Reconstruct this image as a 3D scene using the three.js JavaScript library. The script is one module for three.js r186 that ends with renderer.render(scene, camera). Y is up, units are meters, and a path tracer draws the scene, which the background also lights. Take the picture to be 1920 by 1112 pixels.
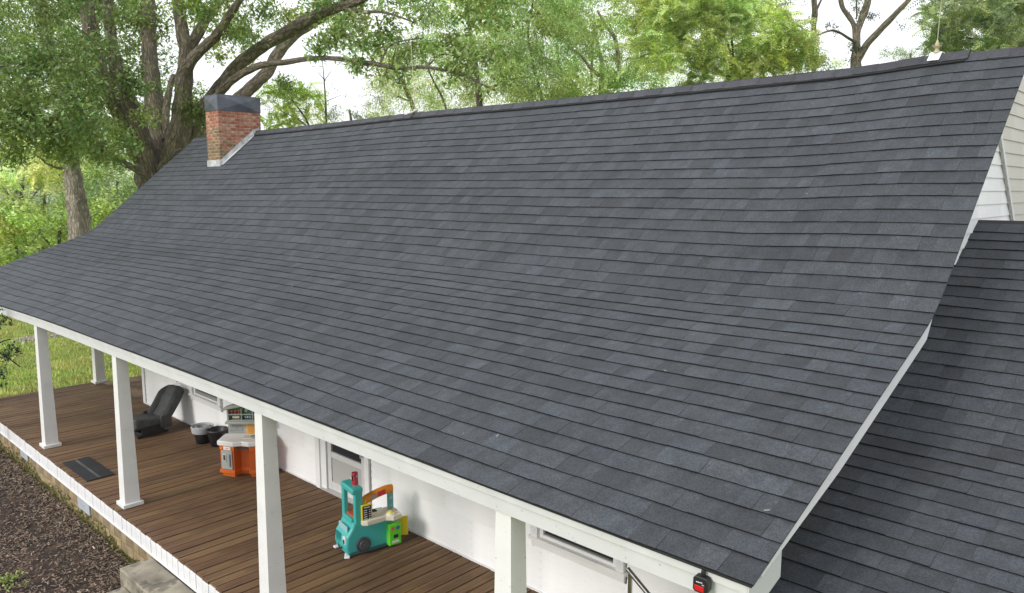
import * as THREE from 'three';
import { mergeGeometries, toCreasedNormals } from 'three/addons/utils/BufferGeometryUtils.js';
import { RoundedBoxGeometry } from 'three/addons/geometries/RoundedBoxGeometry.js';

// ---------------------------------------------------------------- camera, sky, sun, exposure
const scene = new THREE.Scene();
const EYE = new THREE.Vector3(0, 4.6, 0), YAW = 0.8111, PITCH = 0.1393, FOCAL = 1431.7;
const camera = new THREE.PerspectiveCamera(2 * Math.atan(556 / FOCAL) * 180 / Math.PI, 1024 / 593, 0.05, 2000);
const FWD = new THREE.Vector3(-Math.cos(YAW) * Math.cos(PITCH), -Math.sin(PITCH), -Math.sin(YAW) * Math.cos(PITCH));
camera.position.copy(EYE); camera.lookAt(EYE.clone().add(FWD));
const RGT = new THREE.Vector3().crossVectors(FWD, new THREE.Vector3(0, 1, 0)).normalize();
const UPV = new THREE.Vector3().crossVectors(RGT, FWD);
// survey helper: a sight line from the eye, cut at a depth / at a plane
const ray = (px, py) => FWD.clone().addScaledVector(RGT, (px - 960) / FOCAL).addScaledVector(UPV, (556 - py) / FOCAL);
const at = (px, py, d) => ray(px, py).multiplyScalar(d).add(EYE);
const atY = (px, py, y) => { const r = ray(px, py); return r.multiplyScalar((y - EYE.y) / r.y).add(EYE); };
const atX = (px, py, x) => { const r = ray(px, py); return r.multiplyScalar((x - EYE.x) / r.x).add(EYE); };

const renderer = new THREE.WebGLRenderer({ antialias: true });
renderer.toneMapping = THREE.LinearToneMapping;
renderer.toneMappingExposure = 1.08;
renderer.shadowMap.enabled = true;

let seed = 12345;
const rnd = () => { seed = (seed * 1664525 + 1013904223) >>> 0; return seed / 4294967296; };
const rr = (a, b) => a + (b - a) * rnd();
const gauss = () => (rnd() + rnd() + rnd() + rnd() - 2) * 0.87;
const clamp = (v, a, b) => Math.max(a, Math.min(b, v));
const smooth = (a, b, x) => { const t = clamp((x - a) / (b - a), 0, 1); return t * t * (3 - 2 * t); };
const lerp = (a, b, t) => a + (b - a) * t;

// tileable value noise
const PERM = new Float32Array(65536); for (let i = 0; i < 65536; i++) PERM[i] = rnd();
const h2 = (x, y) => PERM[((x * 73856093) ^ (y * 19349663)) & 65535];
function vnoise(x, y, px, py) {
  const xi = Math.floor(x), yi = Math.floor(y), fx = x - xi, fy = y - yi;
  const u = fx * fx * (3 - 2 * fx), v = fy * fy * (3 - 2 * fy);
  const a = ((xi % px) + px) % px, b = (a + 1) % px, c = ((yi % py) + py) % py, d = (c + 1) % py;
  return lerp(lerp(h2(a, c), h2(b, c), u), lerp(h2(a, d), h2(b, d), u), v);
}
function fbm(u, v, fx, fy, oct) {            // u,v in 0..1, tileable
  let s = 0, a = 0.5, t = 0;
  for (let o = 0; o < oct; o++) { s += a * vnoise(u * fx, v * fy, fx, fy); t += a; a *= 0.5; fx *= 2; fy *= 2; }
  return s / t;
}
function tex(w, h, fn, srgb = true) {
  const d = new Uint8Array(w * h * 4), c = [0, 0, 0];
  for (let y = 0; y < h; y++) for (let x = 0; x < w; x++) {
    fn(x / w, y / h, c); const i = (y * w + x) * 4;
    d[i] = clamp(c[0], 0, 1) * 255; d[i + 1] = clamp(c[1], 0, 1) * 255; d[i + 2] = clamp(c[2], 0, 1) * 255; d[i + 3] = 255;
  }
  const t = new THREE.DataTexture(d, w, h); t.wrapS = t.wrapT = THREE.RepeatWrapping;
  t.magFilter = THREE.LinearFilter; t.minFilter = THREE.LinearMipmapLinearFilter; t.generateMipmaps = true;
  if (srgb) t.colorSpace = THREE.SRGBColorSpace; t.needsUpdate = true; return t;
}
const grey = (f) => (u, v, c) => { c[0] = c[1] = c[2] = f(u, v); };

{ // bright overcast sky
  const W = 512, H = 256, d = new Float32Array(W * H * 4);
  for (let y = 0; y < H; y++) for (let x = 0; x < W; x++) {
    const el = (y + 0.5) / H * Math.PI - Math.PI / 2, s = Math.sin(el), i = (y * W + x) * 4;
    const cl = 0.92 + 0.16 * fbm(x / W, y / H, 6, 5, 4);
    const L = (s > 0 ? 1.12 + 0.55 * s : 1.12 + s * 0.9) * cl;
    d[i] = L * 0.975; d[i + 1] = L * 0.995; d[i + 2] = L * 1.06; d[i + 3] = 1;
  }
  const t = new THREE.DataTexture(d, W, H, THREE.RGBAFormat, THREE.FloatType);
  t.mapping = THREE.EquirectangularReflectionMapping; t.magFilter = t.minFilter = THREE.LinearFilter; t.needsUpdate = true;
  scene.background = t; scene.environment = t;
}
const sun = new THREE.DirectionalLight(0xfffaf4, 2.1);
sun.position.set(-8 - 5, 22, -6 + 35); sun.target.position.set(-8, 0, -6);
sun.castShadow = true; sun.shadow.radius = 34; sun.shadow.mapSize.set(2048, 2048);
Object.assign(sun.shadow.camera, { left: -40, right: 40, top: 40, bottom: -40, near: 1, far: 140 });
scene.add(sun, sun.target);

// ---------------------------------------------------------------- builders
const used = {};
function numbered(name) { const n = used[name] = (used[name] ?? -1) + 1; return n ? name + '_' + String(n).padStart(3, '0') : name; }
function thing(name, label, category, pos = [0, 0, 0], turn = 0, group) {
  const o = new THREE.Group(); o.name = numbered(name); o.position.set(...pos); o.rotation.y = turn;
  o.userData = { label, category }; if (group) o.userData.group = group; scene.add(o); return o;
}
function part(name, geo, mat, parent, opt = {}) {
  const g = Array.isArray(geo) ? merge(geo) : geo, m = new THREE.Mesh(g, mat);
  m.name = name; m.castShadow = m.receiveShadow = true; if (opt.label) m.userData.label = opt.label; if (opt.kind) m.userData.kind = opt.kind;
  if (opt.world) m.position.copy(opt.world).negate(); parent.add(m); return m;
}
function struct(name, geo, mat, kind = 'structure') { const m = part(name, geo, mat, scene); m.userData.kind = kind; return m; }
function merge(list) {
  const l = list.map((g) => { g = g.index ? g.toNonIndexed() : g; for (const k of Object.keys(g.attributes)) if (!['position', 'normal', 'uv', 'color'].includes(k)) g.deleteAttribute(k); return g; });
  const hasC = l.some((g) => g.attributes.color);
  if (hasC) for (const g of l) if (!g.attributes.color) tint(g, 1, 1, 1);
  return mergeGeometries(l);
}
function tint(g, r, gg, b) { const n = g.attributes.position.count, a = new Float32Array(n * 3); for (let i = 0; i < n; i++) { a[i * 3] = r; a[i * 3 + 1] = gg; a[i * 3 + 2] = b; } g.setAttribute('color', new THREE.BufferAttribute(a, 3)); return g; }
function boxUV(g, k = 1, ox = 0, oy = 0) {            // uv in metres from the dominant normal
  const p = g.attributes.position, n = g.attributes.normal, uv = new Float32Array(p.count * 2);
  for (let i = 0; i < p.count; i++) {
    const ax = Math.abs(n.getX(i)), ay = Math.abs(n.getY(i)), az = Math.abs(n.getZ(i));
    let u, v; if (ay >= ax && ay >= az) { u = p.getX(i); v = p.getZ(i); } else if (ax >= az) { u = p.getZ(i); v = p.getY(i); } else { u = p.getX(i); v = p.getY(i); }
    uv[i * 2] = u * k + ox; uv[i * 2 + 1] = v * k + oy;
  }
  g.setAttribute('uv', new THREE.BufferAttribute(uv, 2)); return g;
}
const box = (w, h, d, x = 0, y = 0, z = 0, k = 1) => boxUV(new THREE.BoxGeometry(w, h, d), k, rnd() * 5, rnd() * 5).translate(x, y, z);
const span = (x0, x1, y0, y1, z0, z1) => box(x1 - x0, y1 - y0, z1 - z0, (x0 + x1) / 2, (y0 + y1) / 2, (z0 + z1) / 2);
const rbox = (w, h, d, r, x = 0, y = 0, z = 0, s = 2) => boxUV(new RoundedBoxGeometry(w, h, d, s, r)).translate(x, y, z);
const cyl = (r0, r1, h, x = 0, y = 0, z = 0, n = 16) => new THREE.CylinderGeometry(r1, r0, h, n).translate(x, y, z);
function rod(a, b, r, n = 10, r2 = r) {
  const A = new THREE.Vector3(...a), B = new THREE.Vector3(...b), d = B.clone().sub(A), g = new THREE.CylinderGeometry(r2, r, d.length(), n);
  g.applyQuaternion(new THREE.Quaternion().setFromUnitVectors(new THREE.Vector3(0, 1, 0), d.normalize()));
  return g.translate((A.x + B.x) / 2, (A.y + B.y) / 2, (A.z + B.z) / 2);
}
function prism(pts, depth, bev = 0) {                  // outline in x,y extruded along +z, centred
  const s = new THREE.Shape(pts.map((p) => new THREE.Vector2(...p)));
  const g = new THREE.ExtrudeGeometry(s, { depth: depth - 2 * bev, bevelEnabled: bev > 0, bevelThickness: bev, bevelSize: bev, bevelOffset: -bev, bevelSegments: 2, curveSegments: 10 });
  return g.translate(0, 0, -depth / 2 + bev);
}
function tri(list, uvs, cols) {                        // raw triangles with flat normals
  const g = new THREE.BufferGeometry(); g.setAttribute('position', new THREE.Float32BufferAttribute(list, 3));
  if (uvs) g.setAttribute('uv', new THREE.Float32BufferAttribute(uvs, 2)); if (cols) g.setAttribute('color', new THREE.Float32BufferAttribute(cols, 3));
  g.computeVertexNormals(); return g;
}
const mat = (r, g, b, rough = 0.8, extra = {}) => new THREE.MeshStandardMaterial({ color: new THREE.Color().setRGB(r, g, b), roughness: rough, ...extra });
const rep = (t, x, y = x) => { const c = t.clone(); c.repeat.set(x, y); c.needsUpdate = true; return c; };

// ---------------------------------------------------------------- textures and materials
const tGran = tex(1024, 1024, grey((u, v) => { const n = rnd(); return 0.78 + (n > 0.93 ? 0.22 : n < 0.1 ? -0.2 : (n - 0.5) * 0.18) + (fbm(u, v, 9, 9, 4) - 0.5) * 0.24 + (fbm(u, v, 110, 110, 2) - 0.5) * 0.5; }));
{ // pale scuff marks along the fall of the roof
  const d = tGran.image.data; for (let i = 0; i < 130; i++) { let x = rnd() * 1024, y = rnd() * 1024; const n = rr(20, 130), k = rr(1.12, 1.5), dx = rr(-0.5, 0.5); for (let j = 0; j < n; j++) { x += dx + rr(-0.7, 0.7); y += 1; for (let w = 0; w < (i % 4 ? 2 : 4); w++) if (rnd() < 0.7) { const q = (((y & 1023) * 1024) + ((x + w) & 1023)) * 4; for (let c = 0; c < 3; c++) d[q + c] = Math.min(255, d[q + c] * k); } } }
}
const tGranB = tex(1024, 1024, grey((u, v) => 0.5 + (rnd() - 0.5) * 0.5 + (fbm(u, v, 200, 200, 2) - 0.5) * 0.6), false);
const tPaint = tex(512, 512, (u, v, c) => { const n = 0.965 + (fbm(u, v, 6, 6, 4) - 0.5) * 0.06, s = fbm(u, v, 64, 64, 2) > 0.885 ? 0.8 : 1; c[0] = n * s; c[1] = n * s; c[2] = n * s * 0.995; });
const tWood = tex(512, 1024, (u, v, c) => {
  const w = fbm(u, v, 5, 2, 3), g = fbm(u + w * 0.02, v, 60, 3, 4), k = fbm(u, v, 3, 4, 4), st = smooth(0.5, 0.7, fbm(u, v, 7, 9, 4));
  const b = 0.74 + (g - 0.5) * 0.5 + (k - 0.5) * 0.2 - st * 0.1; c[0] = b; c[1] = b * (0.97 + (k - 0.5) * 0.08); c[2] = b * (0.95 - (k - 0.5) * 0.06);
});
const tConc = tex(512, 512, (u, v, c) => { const k = fbm(u, v, 4, 4, 6), s = smooth(0.52, 0.72, fbm(u, v, 7, 7, 5)), f = (rnd() - 0.5) * 0.12; const b = 0.78 + (k - 0.5) * 0.5 - s * 0.25 + f; c[0] = b; c[1] = b * 0.985; c[2] = b * 0.94; });
const tBlock = tex(512, 512, (u, v, c) => { const k = fbm(u, v, 5, 5, 5), f = (rnd() - 0.5) * 0.14; const b = 0.82 + (k - 0.5) * 0.4 + f; c[0] = b; c[1] = b; c[2] = b; });
const tBark = tex(512, 512, (u, v, c) => {
  const w = fbm(u, v, 6, 4, 3) * 0.10, r = Math.abs(fbm(u + w, v, 26, 4, 4) - 0.5) * 2, pl = smooth(0.02, 0.5, r), li = smooth(0.5, 0.75, fbm(u, v, 5, 5, 4));
  const b = 0.52 + pl * 0.27 + li * 0.12 + (rnd() - 0.5) * 0.1; c[0] = b; c[1] = b * 0.965; c[2] = b * 0.90;
});
const tBarkB = tex(512, 512, grey((u, v) => { const w = fbm(u, v, 6, 4, 3) * 0.10; return smooth(0.05, 0.5, Math.abs(fbm(u + w, v, 26, 4, 4) - 0.5) * 2) + (rnd() - 0.5) * 0.1; }), false);
const tGrass = tex(1024, 1024, (u, v, c) => {
  const k = fbm(u, v, 8, 8, 5), m = fbm(u + 0.3, v, 22, 22, 4), f = rnd(); const b = 0.74 + (k - 0.5) * 0.6 + (m - 0.5) * 0.4 + (f - 0.5) * 0.3; const dry = smooth(0.5, 0.68, fbm(u, v + 0.4, 11, 11, 4));
  c[0] = b * lerp(0.86, 1.05, dry); c[1] = b * lerp(1.0, 0.98, dry); c[2] = b * lerp(0.5, 0.62, dry);
});
const tSoil = tex(512, 512, (u, v, c) => { const b = 0.42 + (fbm(u, v, 12, 12, 5) - 0.5) * 0.5 + (rnd() - 0.5) * 0.25; c[0] = b; c[1] = b * 0.9; c[2] = b * 0.84; });
const tBrick = tex(256, 256, grey((u, v) => 0.82 + (fbm(u, v, 10, 10, 4) - 0.5) * 0.5 + (rnd() - 0.5) * 0.16));
const tRubber = tex(256, 256, grey((u, v) => 0.8 + (rnd() - 0.5) * 0.25 + (fbm(u, v, 5, 5, 4) - 0.5) * 0.3));
const tFab = tex(256, 256, grey((u, v) => 0.82 + (rnd() - 0.5) * 0.3 + (fbm(u, v, 4, 4, 3) - 0.5) * 0.25));

const M = {
  shingle: new THREE.MeshStandardMaterial({ vertexColors: true, map: rep(tGran, 1.4), bumpMap: rep(tGranB, 1.4), bumpScale: 0.0025, roughness: 0.74 }),
  roofDeck: mat(0.025, 0.026, 0.028, 0.9),
  white: mat(0.80, 0.80, 0.80, 0.55, { map: tPaint }),
  fasciaPaint: mat(0.62, 0.625, 0.62, 0.6, { map: tPaint }),
  postPaint: mat(0.76, 0.755, 0.735, 0.55, { map: tPaint }),
  siding: mat(0.89, 0.89, 0.885, 0.5, { map: tPaint }),
  beige: mat(0.62, 0.59, 0.52, 0.55, { map: tPaint }),
  ceil: mat(0.62, 0.6, 0.56, 0.7),
  deck: [0, 1, 2, 3, 4].map((i) => mat(...[[0.285, 0.168, 0.08], [0.265, 0.152, 0.072], [0.305, 0.183, 0.09], [0.28, 0.17, 0.083], [0.25, 0.142, 0.066]][i], 0.75, { map: rep(tWood, 2.2, 0.45), bumpMap: rep(tWood, 2.2, 0.45), bumpScale: 0.003 })),
  deckOlive: [0, 1, 2].map((i) => mat(...[[0.28, 0.19, 0.09], [0.25, 0.17, 0.08], [0.30, 0.205, 0.10]][i], 0.8, { map: rep(tWood, 2.2, 0.45), bumpMap: rep(tWood, 2.2, 0.45), bumpScale: 0.003 })),
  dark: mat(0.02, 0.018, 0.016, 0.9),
  block: [0, 1, 2, 3].map((i) => mat(...[[0.42, 0.31, 0.165], [0.37, 0.28, 0.15], [0.46, 0.345, 0.19], [0.41, 0.32, 0.18]][i], 0.92, { map: rep(tBlock, 2), bumpMap: rep(tBlock, 2), bumpScale: 0.004 })),
  mortar: mat(0.22, 0.165, 0.095, 0.95, { map: tBlock }),
  moss: mat(0.16, 0.17, 0.04, 1, { map: tBlock }),
  concrete: mat(0.40, 0.37, 0.31, 0.9, { map: rep(tConc, 1.3), bumpMap: rep(tConc, 1.3), bumpScale: 0.004 }),
  patio: mat(0.30, 0.20, 0.14, 0.9, { map: rep(tConc, 0.8) }),
  vent: mat(0.42, 0.46, 0.5, 0.6, { map: tPaint }),
  glass: new THREE.MeshPhysicalMaterial({ color: new THREE.Color().setRGB(0.03, 0.033, 0.035), roughness: 0.08, metalness: 0, ior: 1.45, specularIntensity: 0.35 }),
  pane2: mat(0.26, 0.26, 0.25, 0.35),
  storm: mat(0.62, 0.62, 0.61, 0.4, { map: tPaint }),
  alu: mat(0.55, 0.55, 0.53, 0.4, { metalness: 0.4 }),
  galv: mat(0.82, 0.83, 0.83, 0.5, { metalness: 0.2, map: rep(tBlock, 2) }),
  capMetal: mat(0.16, 0.175, 0.21, 0.42, { metalness: 0.25, map: rep(tBlock, 1) }),
  brick: [[0.50, 0.20, 0.12], [0.57, 0.27, 0.17], [0.44, 0.165, 0.10], [0.60, 0.34, 0.23]].map((c) => mat(...c, 0.9, { map: rep(tBrick, 4), bumpMap: rep(tBrick, 4), bumpScale: 0.004 })),
  brickOld: [[0.36, 0.24, 0.125], [0.28, 0.19, 0.10], [0.42, 0.28, 0.16], [0.33, 0.24, 0.14]].map((c) => mat(...c, 0.95, { map: rep(tBrick, 4), bumpMap: rep(tBrick, 4), bumpScale: 0.005 })),
  brickMortar: mat(0.60, 0.48, 0.36, 0.95, { map: rep(tBlock, 3) }),
  steel: mat(0.5, 0.5, 0.5, 0.22, { metalness: 0.95 }),
  black: mat(0.013, 0.013, 0.014, 0.45),
};

// ---------------------------------------------------------------- ground
{
  const g = new THREE.PlaneGeometry(900, 900, 90, 90).rotateX(-Math.PI / 2), p = g.attributes.position;
  for (let i = 0; i < p.count; i++) { const x = p.getX(i), z = p.getZ(i), d = Math.hypot(x + 12, z + 6); if (d > 45) p.setY(i, -0.02 * (d - 45) * 0.3 + Math.sin(x * 0.05) * Math.cos(z * 0.04) * 0.5); }
  g.computeVertexNormals(); boxUV(g, 1 / 7);
  struct('lawn', g, mat(0.40, 0.42, 0.22, 1, { map: tGrass }));
  const s = []; for (let i = 0; i < 40; i++) { }
  const mg = new THREE.PlaneGeometry(18, 4.6, 90, 24).rotateX(-Math.PI / 2).translate(-10.5, 0, -0.92), q = mg.attributes.position;
  for (let i = 0; i < q.count; i++) { const u = q.getX(i) * 0.11, v = q.getZ(i) * 0.2; q.setY(i, 0.012 + 0.07 * fbm(u - Math.floor(u), v - Math.floor(v), 9, 9, 3) * smooth(-3.25, -2.7, q.getZ(i)) * smooth(1.38, 0.6, q.getZ(i))); }
  mg.computeVertexNormals(); boxUV(mg, 0.7);
  struct('mulch_bed', mg, mat(0.21, 0.15, 0.105, 1, { map: tSoil }));
}
{ // wood chips and dead leaves on the bed
  const g = new THREE.BufferGeometry(), P = [];
  const pts = [[-0.5, 0, -0.12], [0.5, 0.1, -0.1], [0.45, 0.06, 0.12], [-0.45, 0.1, 0.14], [0, 0.22, 0]];
  for (const [a, b, c] of [[0, 4, 1], [1, 4, 2], [2, 4, 3], [3, 4, 0], [0, 1, 2], [0, 2, 3]]) for (const k of [a, b, c]) P.push(...pts[k]);
  g.setAttribute('position', new THREE.Float32BufferAttribute(P, 3)); g.computeVertexNormals();
  const N = 46000, im = new THREE.InstancedMesh(g, mat(1, 1, 1, 0.95, { side: THREE.DoubleSide }), N), m = new THREE.Matrix4(), q = new THREE.Quaternion(), e = new THREE.Euler(), c = new THREE.Color();
  for (let i = 0; i < N; i++) {
    const x = rr(-17.2, -6.6), z = -3.18 + Math.pow(rnd(), 1.15) * 3.4, L = rr(0.018, 0.064);
    e.set(rr(-0.5, 0.5), rr(0, 6.28), rr(-0.5, 0.5)); q.setFromEuler(e);
    m.compose(new THREE.Vector3(x, 0.03 + rr(0, 0.045), z), q, new THREE.Vector3(L, L * rr(0.5, 1), L * rr(0.7, 1.6))); im.setMatrixAt(i, m);
    const t = rnd(), b = rr(0.6, 1.3); if (t < 0.66) c.setRGB(0.165 * b, 0.117 * b, 0.082 * b); else if (t < 0.84) c.setRGB(0.26 * b, 0.195 * b, 0.14 * b); else if (t < 0.985) c.setRGB(0.05 * b, 0.038 * b, 0.03 * b); else c.setRGB(0.36 * b, 0.30 * b, 0.24 * b);
    im.setColorAt(i, c);
  }
  im.name = 'mulch_chips'; im.userData = { kind: 'stuff', label: 'brown wood chips and dead leaves covering the bed beside the porch', category: 'mulch' }; im.castShadow = im.receiveShadow = true; scene.add(im);
}
function bladeGeo(n, spread, hgt, w) {
  const P = []; for (let i = 0; i < n; i++) { const a = rr(0, 6.28), r = rr(0, spread), x = Math.cos(a) * r, z = Math.sin(a) * r, b = rr(0, 6.28), h = hgt * rr(0.6, 1.2), lx = rr(-0.5, 0.5) * h, lz = rr(-0.5, 0.5) * h, wx = Math.cos(b) * w, wz = Math.sin(b) * w; P.push(x - wx, 0, z - wz, x + wx, 0, z + wz, x + lx, h, z + lz); }
  return tri(P);
}
{ // grass blades on the part of the lawn in view
  const N = 26000, im = new THREE.InstancedMesh(bladeGeo(9, 0.09, 0.07, 0.006), mat(1, 1, 1, 0.9, { side: THREE.DoubleSide }), N), m = new THREE.Matrix4(), c = new THREE.Color();
  for (let i = 0; i < N; i++) {
    const x = rr(-40, -17.3), z = rr(-15, -1.5), s = rr(0.7, 1.7); m.makeRotationY(rr(0, 6.28)).scale(new THREE.Vector3(s, s, s)).setPosition(x, 0, z); im.setMatrixAt(i, m);
    const u = (x + 60) / 14, v = (z + 60) / 14, k = fbm(u - Math.floor(u), v - Math.floor(v), 14, 14, 4), b = rr(0.7, 1.25); c.setRGB(lerp(0.36, 0.56, k) * b, lerp(0.50, 0.56, k) * b, lerp(0.11, 0.2, k) * b); im.setColorAt(i, c);
  }
  im.name = 'lawn_grass'; im.userData = { kind: 'stuff', label: 'short patchy green grass on the lawn beyond the porch', category: 'grass' }; im.castShadow = im.receiveShadow = true; scene.add(im);
}
{ // strip of stones and litter in the lawn
  const g = new THREE.DodecahedronGeometry(1, 0), N = 420, im = new THREE.InstancedMesh(g, mat(1, 1, 1, 0.95), N), m = new THREE.Matrix4(), q = new THREE.Quaternion(), c = new THREE.Color();
  for (let i = 0; i < N; i++) { const t = rnd(), w = atY(lerp(40, 150, t), lerp(641, 622, t), 0), x = w.x + gauss() * 0.5, z = w.z + gauss() * 0.35, s = rr(0.02, 0.065); q.setFromEuler(new THREE.Euler(rr(0, 6), rr(0, 6), rr(0, 6))); m.compose(new THREE.Vector3(x, s * 0.4, z), q, new THREE.Vector3(s, s * 0.7, s * 1.2)); im.setMatrixAt(i, m); const b = rr(0.15, 0.5); c.setRGB(b, b * 0.86, b * 0.78); im.setColorAt(i, c); }
  im.name = 'stone_strip'; im.userData = { kind: 'stuff', label: 'strip of pale stones and bare earth across the lawn', category: 'stones' }; im.castShadow = im.receiveShadow = true; scene.add(im);
}
struct('patio', span(-17.4, -14.70, 0, 0.5, -9.5, -5.42), M.patio);

// ---------------------------------------------------------------- house
const HO = new THREE.Vector3(-8.3, 0, -7);
const house = thing('house', 'white farmhouse with dark grey shingle roof swept down over a long open porch', 'house', HO.toArray());
const hp = (name, geo, m, opt = {}) => part(name, geo, m, opt.parent ?? house, { world: opt.parent ? undefined : HO, ...opt });
const EXP = 0.16048, EY = 2.7193, EZ = -3.285, XL = -18.9, XR = -1.532;
// roof profile: arc length from the eave -> height, depth, slope
function makeProfile(y0, z0, a1, a2, n, blend, total) {
  const ds = 0.01, N = Math.ceil(total / ds) + 1, Y = [y0], Z = [z0], A = [];
  for (let i = 0; i < N; i++) { const s = i * ds, a = lerp(a1, a2, smooth(n * EXP - blend, n * EXP + blend, s)); A.push(a); Y.push(Y[i] + ds * Math.sin(a)); Z.push(Z[i] - ds * Math.cos(a)); }
  return (s) => { const f = clamp(s / ds, 0, N - 1.001), i = Math.floor(f), t = f - i, k = s < 0 ? s : 0, a = A[Math.min(i, A.length - 1)]; return [lerp(Y[i], Y[i + 1], t) + k * Math.sin(a1), lerp(Z[i], Z[i + 1], t) - k * Math.cos(a1), a]; };
}
const RIDGE_S = 38.8 * EXP;
const prof = makeProfile(EY, EZ, 0.345, 0.71366, 18, 0.34, RIDGE_S + 0.3);
const sagE = (x) => -0.0035 * Math.pow(Math.max(0, Math.min(-11 - x, 4.4)), 2) + 0.012 * Math.exp(-Math.pow((x + 7) / 2.6, 2));
const sagR = (x) => -0.055 * smooth(2.0, 3.4, -x) + 0.028 * Math.exp(-Math.pow((x + 10.3) / 2, 2));
function roofPoint(x, s, off) {
  const [y, z, a] = prof(s), t = clamp(s / RIDGE_S, 0, 1);
  return [x, y + lerp(sagE(x), sagR(x), t) + off * Math.cos(a), z + off * Math.sin(a)];
}
// wing roof: lower pitch, same wall line
const WA = 0.48695, WY0 = 4.6 - 0.41193 + EXP * Math.sin(WA), WZ0 = -8.52682 - EXP * Math.cos(WA), WB = 0.25086;
const WTOP = 33 * EXP;
const wprofDown = makeProfile(0, 0, WA, WB, 19, 0.16, 37 * EXP);
function wingPoint(x, s, off) {                       // s measured up from the wing eave (33 courses below the top)
  const d = WTOP - s, [y, z, a] = wprofDown(d); return [x, WY0 - y + off * Math.cos(a), WZ0 - z + off * Math.sin(a)];
}
{
  const roof = hp('roof', roofSlab(roofPoint, XL, XR, -0.008, RIDGE_S, 0, -0.014, 40), M.roofDeck);
  const wing = hp('wing_roof', roofSlab(wingPoint, -1.9, 3.2, -0.1, WTOP + 0.08, 0, -0.05, 4), M.roofDeck);
  const list = [];
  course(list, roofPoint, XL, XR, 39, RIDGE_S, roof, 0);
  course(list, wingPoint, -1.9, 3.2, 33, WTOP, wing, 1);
  for (const l of list) {
    const v = new THREE.Vector3(l.cx, l.cy, l.cz).sub(EYE), d = v.dot(FWD), px = 960 + FOCAL * v.dot(RGT) / d, py = 556 - FOCAL * v.dot(UPV) / d;
    l.score = px > 0 && px < 1920 && py > 0 && py < 1112 && d > 0 ? l.w / (d * d) : 0;
  }
  list.sort((a, b) => b.score - a.score);
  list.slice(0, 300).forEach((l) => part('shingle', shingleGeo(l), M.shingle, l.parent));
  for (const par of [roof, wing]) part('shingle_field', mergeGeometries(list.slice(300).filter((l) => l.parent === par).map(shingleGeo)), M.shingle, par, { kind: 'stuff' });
}
function roofSlab(fn, x0, x1, s0, s1, o0, o1, nx) {
  const P = [], ns = 44, ix = (i) => lerp(x0, x1, i / nx), is = (j) => lerp(s0, s1, j / ns), quad = (a, b, c, d) => P.push(...a, ...b, ...c, ...a, ...c, ...d);
  for (let i = 0; i < nx; i++) for (let j = 0; j < ns; j++) {
    const A = ix(i), B = ix(i + 1), C = is(j), D = is(j + 1);
    quad(fn(A, C, o0), fn(B, C, o0), fn(B, D, o0), fn(A, D, o0)); quad(fn(A, C, o1), fn(A, D, o1), fn(B, D, o1), fn(B, C, o1));
    if (i === 0) quad(fn(A, C, o0), fn(A, D, o0), fn(A, D, o1), fn(A, C, o1));
    if (i === nx - 1) quad(fn(B, C, o0), fn(B, C, o1), fn(B, D, o1), fn(B, D, o0));
    if (j === 0) quad(fn(A, C, o0), fn(A, C, o1), fn(B, C, o1), fn(B, C, o0));
    if (j === ns - 1) quad(fn(A, D, o0), fn(B, D, o0), fn(B, D, o1), fn(A, D, o1));
  }
  return tri(P);
}
function course(list, fn, x0, x1, n, smax, parent, kind) {
  for (let i = 0; i < n; i++) {
    let x = x0 + (kind ? 0 : -0.01); const jit = rr(-0.004, 0.004); let runTone = rr(-0.1, 0.1), runLeft = 0;
    while (x < x1 - 0.01) {
      let w = rr(0.09, 0.27); if (x + w > x1 - 0.07) w = x1 + 0.012 - x;
      if (runLeft <= 0) { runTone = rr(-0.09, 0.09); runLeft = rr(0.7, 1.0); } runLeft -= w;
      const u = (x + 20) * 0.05, v = i / 40, big = fbm(u - Math.floor(u), v, 5, 7, 3) - 0.5;
      const k = 1 + runTone + (rnd() < 0.42 ? rr(-0.26, -0.08) : rr(-0.06, 0.2)) + big * 0.4, hue = rr(-0.025, 0.03);
      const wv = (x + 30) * 0.031, s0 = i * EXP + jit + (fbm(wv - Math.floor(wv), i / 40, 28, 40, 3) - 0.5) * 0.022 + rr(-0.0025, 0.0025) + (i ? 0.0 : -0.012), s1 = Math.min((i + 1) * EXP + 0.03, smax + 0.01);
      const c = fn(x + w / 2, s0 + 0.08, 0);
      list.push({ fn, x0: x, x1: x + w - 0.0012, s0, s1, w, parent, t: rnd() < 0.38 ? rr(0.0105, 0.0115) : rr(0.013, 0.0148), tilt: rr(-0.0006, 0.0006), col: [0.0632 * k * (1 + hue), 0.073 * k, 0.0835 * k * (1 - hue)], cx: c[0], cy: c[1], cz: c[2], scuffLift: rnd() < 0.25 ? rr(2.0, 3.2) : rr(1.1, 1.7), ou: rnd() * 9, ov: rnd() * 9 });
      x += w;
    }
  }
}
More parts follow.
